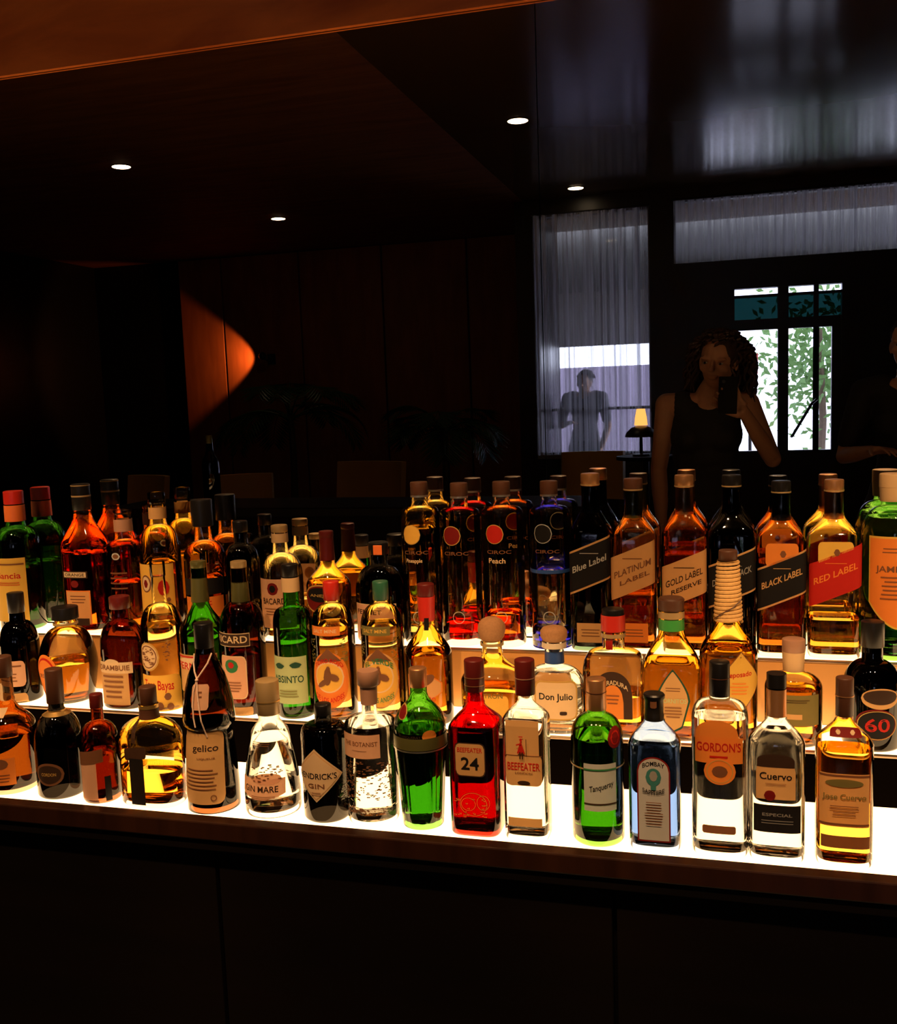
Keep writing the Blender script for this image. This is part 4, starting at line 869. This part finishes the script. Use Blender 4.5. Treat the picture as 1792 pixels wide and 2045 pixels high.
M_frond = mat('palm_leaf', (0.035, 0.085, 0.025), 0.45, noise=.3, nscale=6, transl=.25)
def palm(x, y, h, n, L, lb, seed):
    rnd = random.Random(seed); t = thing('potted_palm', lb, 'plant', (x, y, 0), 'potted palms')
    obj('pot', revolve([(0, .13, .13, 2), (.03, .15, .15, 2), (.36, .19, .19, 2), (.40, .20, .20, 2), (.402, .175, .175, 2)], N=32), M_dark, t, smooth=True)
    b = bmesh.new(); add_tube(b, [(0, 0, .38), (.02, .01, h * .5), (0, 0, h * .72)], [.04, .035, .03], 8); obj('stem', b, mat('palm_stem', (.10, .08, .04), .8), t)
    for i in range(n):
        az = i * 2.4 + rnd.random() * .4; el = rnd.uniform(.35, 1.25); b = bmesh.new()
        d = Vector((math.cos(az), math.sin(az), 0)); p = Vector((0, 0, h * .66)); pts = []; e = el
        for q in range(13):
            pts.append(p.copy()); p = p + (d * math.cos(e) + Vector((0, 0, math.sin(e)))) * (L / 12); e -= .10 + q * .012
        add_tube(b, pts, [.007] * 6 + [.004] * 7, 5, cap=False)
        side = d.cross(Vector((0, 0, 1)))
        for q in range(3, 13):
            for r_ in range(2):
                c = pts[q] if r_ == 0 or q == 12 else (pts[q] + pts[q + 1]) / 2
                ll = .26 * math.sin((q + .5) / 13.5 * PI) + .07; tan = (pts[min(q + 1, 12)] - pts[q - 1]).normalized()
                for s_ in (-1, 1):
                    o_ = (side * s_ * .8 + tan * .6 + Vector((0, 0, -.25))).normalized() * ll; w_ = tan * .011
                    b.faces.new([b.verts.new(c - w_), b.verts.new(c + o_ * .5 - w_ * 1.1 + Vector((0, 0, .012))), b.verts.new(c + o_), b.verts.new(c + o_ * .5 + w_ * 1.1)])
        obj('frond', b, M_frond, t)
palm(-4.05, -4.7, 2.0, 15, .85, 'tall potted palm with broad dark fronds beside the wall lamp', 4)
palm(-2.45, -4.45, 1.75, 13, .62, 'smaller potted palm with drooping fronds, between the taller palm and the window', 9)

tb = thing('side_table', 'small dark round table under the lamp by the window', 'table', (-0.53, -2.75, 0))
obj('tabletop', revolve([(1.02, .20, .20, 2), (1.045, .20, .20, 2)], N=40), M_cab, tb); b = bmesh.new(); add_tube(b, [(0, 0, 0.01), (0, 0, 1.02)], .022, 12); obj('leg', b, M_frame, tb)
obj('base', revolve([(0, .16, .16, 2), (.012, .16, .16, 2), (.02, .04, .04, 2)], N=32), M_frame, tb)
tl = thing('table_lamp', 'small glowing table lamp with a black dome, partly behind the woman', 'lamp', (-0.56, -2.75, 1.0455))
obj('base', revolve([(0, .06, .06, 2), (.012, .06, .06, 2), (.016, .012, .012, 2), (.16, .010, .010, 2)], N=24), M_frame, tl, smooth=True)
obj('dome_shade', revolve([(.13, .11, .11, 2), (.16, .10, .10, 2), (.19, .07, .07, 2), (.205, .03, .03, 2)], N=32, close_bottom=False), M_dark, tl, smooth=True)
obj('glowing_shade', revolve([(.208, .045, .045, 2), (.26, .04, .04, 2), (.32, .028, .028, 2)], N=24), emis('lamp_shade_glow', (1, .42, .10), 1.6), tl, smooth=True)

# people ---------------------------------------------------------------
def limb(b, pts, rad, seg=14):
    P, R_ = [], []
    pts = [Vector(p) for p in pts]
    for i in range(len(pts) - 1):
        for q in range(4):
            t = q / 4; P.append(pts[i].lerp(pts[i + 1], t)); R_.append(rad[i] + (rad[i + 1] - rad[i]) * t)
    P.append(pts[-1]); R_.append(rad[-1]); add_tube(b, P, R_, seg)
    for p, r in zip(pts, rad): add_ball(b, p, r * .99, seg=14)
def remesh(b, name, m, parent, vox, smooth_n=4):
    me = bpy.data.meshes.new(name + '_raw'); b.to_mesh(me); b.free()
    o = bpy.data.objects.new(name + '_raw', me); C.objects.link(o)
    r = o.modifiers.new('r', 'REMESH'); r.mode = 'VOXEL'; r.voxel_size = vox
    sm = o.modifiers.new('s', 'SMOOTH'); sm.iterations = smooth_n; sm.factor = .5
    dg = bpy.context.evaluated_depsgraph_get(); me2 = bpy.data.meshes.new_from_object(o.evaluated_get(dg))
    bpy.data.objects.remove(o); bpy.data.meshes.remove(me)
    me2.name = name; me2.materials.clear(); me2.materials.append(m); me2.shade_smooth()
    q = bpy.data.objects.new(name, me2); C.objects.link(q); q.parent = parent; return q
M_skin = mat('skin', (0.52, 0.27, 0.16), 0.5, noise=.05, nscale=12); M_black = mat('black_cloth', (0.010, 0.009, 0.010), .8)
M_hair = mat('dark_hair', (0.040, 0.018, 0.010), .55); M_trouser = mat('dark_trousers', (.012, .012, .016), .8)
M_eye = mat('eye', (.5, .48, .45), .2); M_iris = mat('iris', (.03, .015, .01), .2)
def hand(b, wrist, dirv, palm_n, curl, s=1.0, thumb=1):
    """palm, four unequal curled fingers and a thumb from the palm's side"""
    d = Vector(dirv).normalized(); nrm = Vector(palm_n); nrm = (nrm - d * nrm.dot(d)).normalized(); side = d.cross(nrm)
    w = Vector(wrist)
    for k in range(-2, 3):
        add_tube(b, [w + side * k * .012 * s, w + d * .05 * s + side * k * .0165 * s, w + d * .088 * s + side * k * .0175 * s], [.014 * s, .0145 * s, .011 * s], 8)
    for k, ln in zip((-1.5, -.5, .5, 1.5), (.062, .078, .082, .072)):
        p = w + d * .086 * s + side * k * .0215 * s; dd = (d + side * k * .05).normalized(); pts = [p.copy()]
        for q in range(3):
            dd = (dd * math.cos(curl) + nrm * math.sin(curl)).normalized(); p = p + dd * ln * s * (.45, .32, .25)[q]; pts.append(p.copy())
        add_tube(b, pts, [.0088 * s, .0082 * s, .0075 * s, .006 * s], 8); add_ball(b, pts[-1], .0062 * s, seg=8)
    p = w + d * .028 * s + side * thumb * .026 * s; dd = (d * .65 + side * thumb * .7 + nrm * .3).normalized(); pts = [p.copy(), p + dd * .035 * s]
    dd = (dd + d * .4 + nrm * .35).normalized(); pts += [pts[-1] + dd * .028 * s, pts[-1] + dd * .05 * s]
    add_tube(b, pts, [.013 * s, .011 * s, .010 * s, .0075 * s], 8); add_ball(b, pts[-1], .0075 * s, seg=8)
def head(b, c, R_):
    def B(p, r, sc): 
        b2 = bmesh.new(); add_ball(b2, (0, 0, 0), r, sc, 20)
        for v in b2.verts: v.co = c + R_ @ (v.co + Vector(p))
        me = bpy.data.meshes.new('x'); b2.to_mesh(me); b2.free(); b.from_mesh(me); bpy.data.meshes.remove(me)
    B((0, -.015, .035), .092, (.84, 1.02, .98)); B((0, .005, -.02), .075, (.86, .95, 1.15)); B((0, .028, -.072), .040, (.95, .9, .85))   # skull, face, chin
    B((0, .083, -.005), .013, (.75, .9, 1.9)); B((0, .094, -.024), .012, (1.1, .9, .8))      # nose
    B((0, .074, -.052), .018, (1.3, .6, .35)); B((0, .073, -.060), .017, (1.1, .6, .35))      # lips
    for s_ in (-1, 1):
        B((s_ * .034, .070, .022), .018, (1.3, .55, .4)); B((s_ * .042, .052, -.02), .024, (.9, .8, .8)); B((s_ * .077, -.005, -.005), .022, (.35, .7, 1.25))
def person(lb, loc, rz, J, hair=True, s=1.0, long_hair=True, seed=1, top=M_black, hc=M_hair, vox=.006):
    t = thing('person', lb, 'person', loc, None, rz)
    b = bmesh.new(); V = Vector
    pel, chest, nb, nt_, hd = V(J['pelvis']), V(J['chest']), V(J['neck']), V(J['neck_top']), V(J['head'])
    Rh = Matrix.Rotation(J.get('turn', 0), 3, 'Z') @ Matrix.Rotation(J.get('nod', 0), 3, 'X') @ Matrix.Rotation(J.get('tilt', 0), 3, 'Y')
    mid = pel.lerp(chest, .5)
    def torso(b, g=0.0):
        for (p, r, sx, sy) in ((pel, .135, 1.18, .80), (pel.lerp(mid, .5), .125, 1.10, .78), (mid, .115, 1.08, .76), (mid.lerp(chest, .5), .120, 1.12, .80), (chest, .130, 1.14, .80), (chest + V((0, 0, .05)), .115, 1.22, .75)):
            add_ball(b, p, r + g, (sx, sy, .95), 20)
        for s_ in (-1, 1): add_ball(b, chest + V((s_ * .065, .065, -.01)), .058 + g, (1, .9, 1), 16)
    torso(b)
    limb(b, [nb + V((0, 0, -.05)), nb, nt_, hd + V((0, 0, -.02))], [.075, .058, .050, .050])
    for k in ('L', 'R'):
        sh, el, wr = V(J['sh' + k]), V(J['el' + k]), V(J['wr' + k])
        limb(b, [nb + V((0, 0, -.04)), nb.lerp(sh, .55) + V((0, 0, -.012)), sh], [.055, .052, .053])
        limb(b, [sh, sh.lerp(el, .45), el, el.lerp(wr, .35), wr], [.051, .044, .036, .037, .024])
        hd_ = J['hand' + k]; hand(b, wr, hd_[0], hd_[1], hd_[2], 1.0, hd_[3])
        hp = pel + V(((-1 if k == 'L' else 1) * .09, 0, -.06)); kn = V((hp.x * 1.0, hp.y + .02, .50)); an = V((hp.x, hp.y - .01, .09))
        limb(b, [hp, hp.lerp(kn, .5), kn, kn.lerp(an, .35), an], [.088, .072, .055, .054, .036])
        limb(b, [an + V((0, -.03, -.045)), an + V((0, .06, -.055)), an + V((0, .16, -.062))], [.036, .036, .026])
    head(b, hd, Rh)
    remesh(b, 'body', M_skin, t, vox)
    for s_ in (-1, 1):
        e = bmesh.new(); add_ball(e, hd + Rh @ V((s_ * .033, .0775, .004)), .0105, (1, .55, .45), 12); eo = obj('eye', e, M_eye, t, smooth=True)
        e = bmesh.new(); add_ball(e, hd + Rh @ V((s_ * .033, .0835, .004)), .0055, (1, .5, 1), 10); obj('iris', e, M_iris, eo, smooth=True)
    b = bmesh.new(); torso(b, .008)
    for k in ('L', 'R'):
        sh = V(J['sh' + k]); limb(b, [chest + V((0, 0, .06)), nb.lerp(sh, .62) + V((0, 0, -.012)) ], [.075, .057 + .006])
        if J.get('sleeve'): limb(b, [nb.lerp(sh, .6), sh, sh.lerp(V(J['el' + k]), .75)], [.062, .062, .052])
    limb(b, [chest + V((0, 0, .06)), nb + V((0, -.005, -.03))], [.09, .070])
    remesh(b, 'black_top', top, t, .007)
    b = bmesh.new()
    for k in (-1, 1):
        hp = pel + V((k * .09, 0, -.06)); kn = V((hp.x, hp.y + .02, .50)); an = V((hp.x, hp.y - .01, .10)); limb(b, [hp, hp.lerp(kn, .5), kn, an], [.098, .082, .068, .055])
    add_ball(b, pel + V((0, 0, -.03)), .145, (1.2, .85, .85), 20); remesh(b, 'trousers', M_trouser, t, .012)
    b = bmesh.new()
    for k in (-1, 1):
        hp = pel + V((k * .09, 0, -.06)); an = V((hp.x, hp.y - .01, .075)); limb(b, [an + V((0, -.035, -.028)), an + V((0, .06, -.032)), an + V((0, .165, -.040))], [.044, .043, .034])
    remesh(b, 'shoes', M_frame, t, .008)
    # hair: curly locks over a cap
    rnd = random.Random(seed); b = bmesh.new()
    if long_hair:
        for i in range(420):
            th = rnd.uniform(0, 2 * PI); ph = rnd.uniform(0.0, 1.0) ** .6 * 1.75
            q = V((math.cos(th) * math.sin(ph), math.sin(th) * math.sin(ph), math.cos(ph)))
            if q.y > .12 and q.z < .80 or q.y > -.1 and abs(q.x) < .45 and q.z < .7: continue
            p = V((q.x * .080, -.015 + q.y * .096, .035 + q.z * .092)); pts = []; L_ = rnd.uniform(.10, .27) if q.y < -.1 or abs(q.x) > .45 else .03; v = (q + V((0, 0, .5))).normalized(); fr_ = rnd.uniform(20, 34); a0 = rnd.random() * 6
            for k in range(24):
                tt = k / 23; out = V((q.x, min(q.y, .2), 0)); 
                c = p + out * (.055 * math.sin(min(1, tt * 1.6) * PI / 2) + .02 * tt) + V((0, 0, .028 * math.sin(tt * PI) - L_ * tt * tt * 1.0 - .02 * tt))
                c = c + V((math.cos(a0 + fr_ * tt), math.sin(a0 + fr_ * tt), 0)) * .011 * min(1, tt * 3); pts.append(hd + Rh @ c)
            add_tube(b, pts, [.0060] * 21 + [.005, .0035, .0015], 5, cap=False)
        add_ball(b, hd + Rh @ V((0, -.026, .045)), .097, (.88, .98, 1.0), 20)
    else:
        for i in range(260):
            th = rnd.uniform(0, 2 * PI); ph = rnd.uniform(0.0, 1.35); q = V((math.cos(th) * math.sin(ph), math.sin(th) * math.sin(ph), math.cos(ph)))
            if q.y > .5 and q.z < .6: continue
            p = hd + Rh @ V((q.x * .081, -.02 + q.y * .096, .038 + q.z * .093)); add_tube(b, [p, p + Rh @ (q * .012 + V((.01, 0, -.004))), p + Rh @ (q * .010 + V((.022, 0, -.018)))], [.008, .007, .003], 5)
        add_ball(b, hd + Rh @ V((0, -.026, .043)), .096, (.87, .97, 1.0), 20)
    obj('hair', b, hc, t, smooth=True)
    return t
JW_ = dict(pelvis=(-.01, 0, .97), chest=(0, 0.0, 1.29), neck=(.01, .005, 1.455), neck_top=(.04, .03, 1.515), head=(.055, .055, 1.600), turn=.30, nod=-.10, tilt=.12,
     shL=(-.165, 0, 1.425), elL=(-.205, -.01, 1.14), wrL=(-.19, .06, .90), handL=((.1, .2, -1), (1, 0, 0), .25, 1),
     shR=(.175, .01, 1.420), elR=(.275, .09, 1.185), wrR=(.152, .268, 1.398), handR=((-.85, .05, .50), (0.06, 1, 0.0), .70, -1))
person('woman with dark curly hair in a sleeveless black top, holding a phone to her face', (-.085, -.335, 0), 0, JW_, seed=3, vox=.0045)
ph = thing('smartphone', 'dark smartphone held upright in the hand of the woman', 'phone', (0.008, -.018, 1.462), None)
obj('phone_body', box(-.037, .037, -.0035, .0035, -.075, .075, .003), mat('phone_matte', (.006, .006, .006), .7, spec=.15), ph, smooth=True)
obj('lens_ring', revolve([(0, .007, .007, 2), (.0015, .007, .007, 2)], N=20), M_frame, ph); ph.rotation_euler = (0, math.radians(2), 0)
bpy.data.objects['lens_ring'].rotation_euler = (-PI / 2, 0, 0); bpy.data.objects['lens_ring'].location = (-.018, .0036, .055)
JP = dict(pelvis=(0, 0, .99), chest=(0, 0, 1.32), neck=(0, .0, 1.49), neck_top=(0, .015, 1.56), head=(0, .02, 1.645), sleeve=True,
     shL=(-.19, 0, 1.45), elL=(-.27, .02, 1.16), wrL=(-.10, .24, 1.20), handL=((.7, .5, .1), (0, .2, -1), .3, 1),
     shR=(.19, 0, 1.45), elR=(.25, .0, 1.15), wrR=(.20, .10, .92), handR=((0, .2, -1), (-1, 0, 0), .25, 1))
person('person in black at the right end of the mirror with one forearm raised', (0.78, -.62, 0), .35, JP, long_hair=False, seed=8, hc=M_black)
M_grey = mat('grey_coat', (.16, .15, .17), .8)
person('passer-by in a grey coat standing on the pavement behind the curtain', (-1.42, YW - 1.45, -.02), .2, dict(JP, head=(.02, .06, 1.60)), long_hair=False, seed=11, top=M_grey, vox=.012)
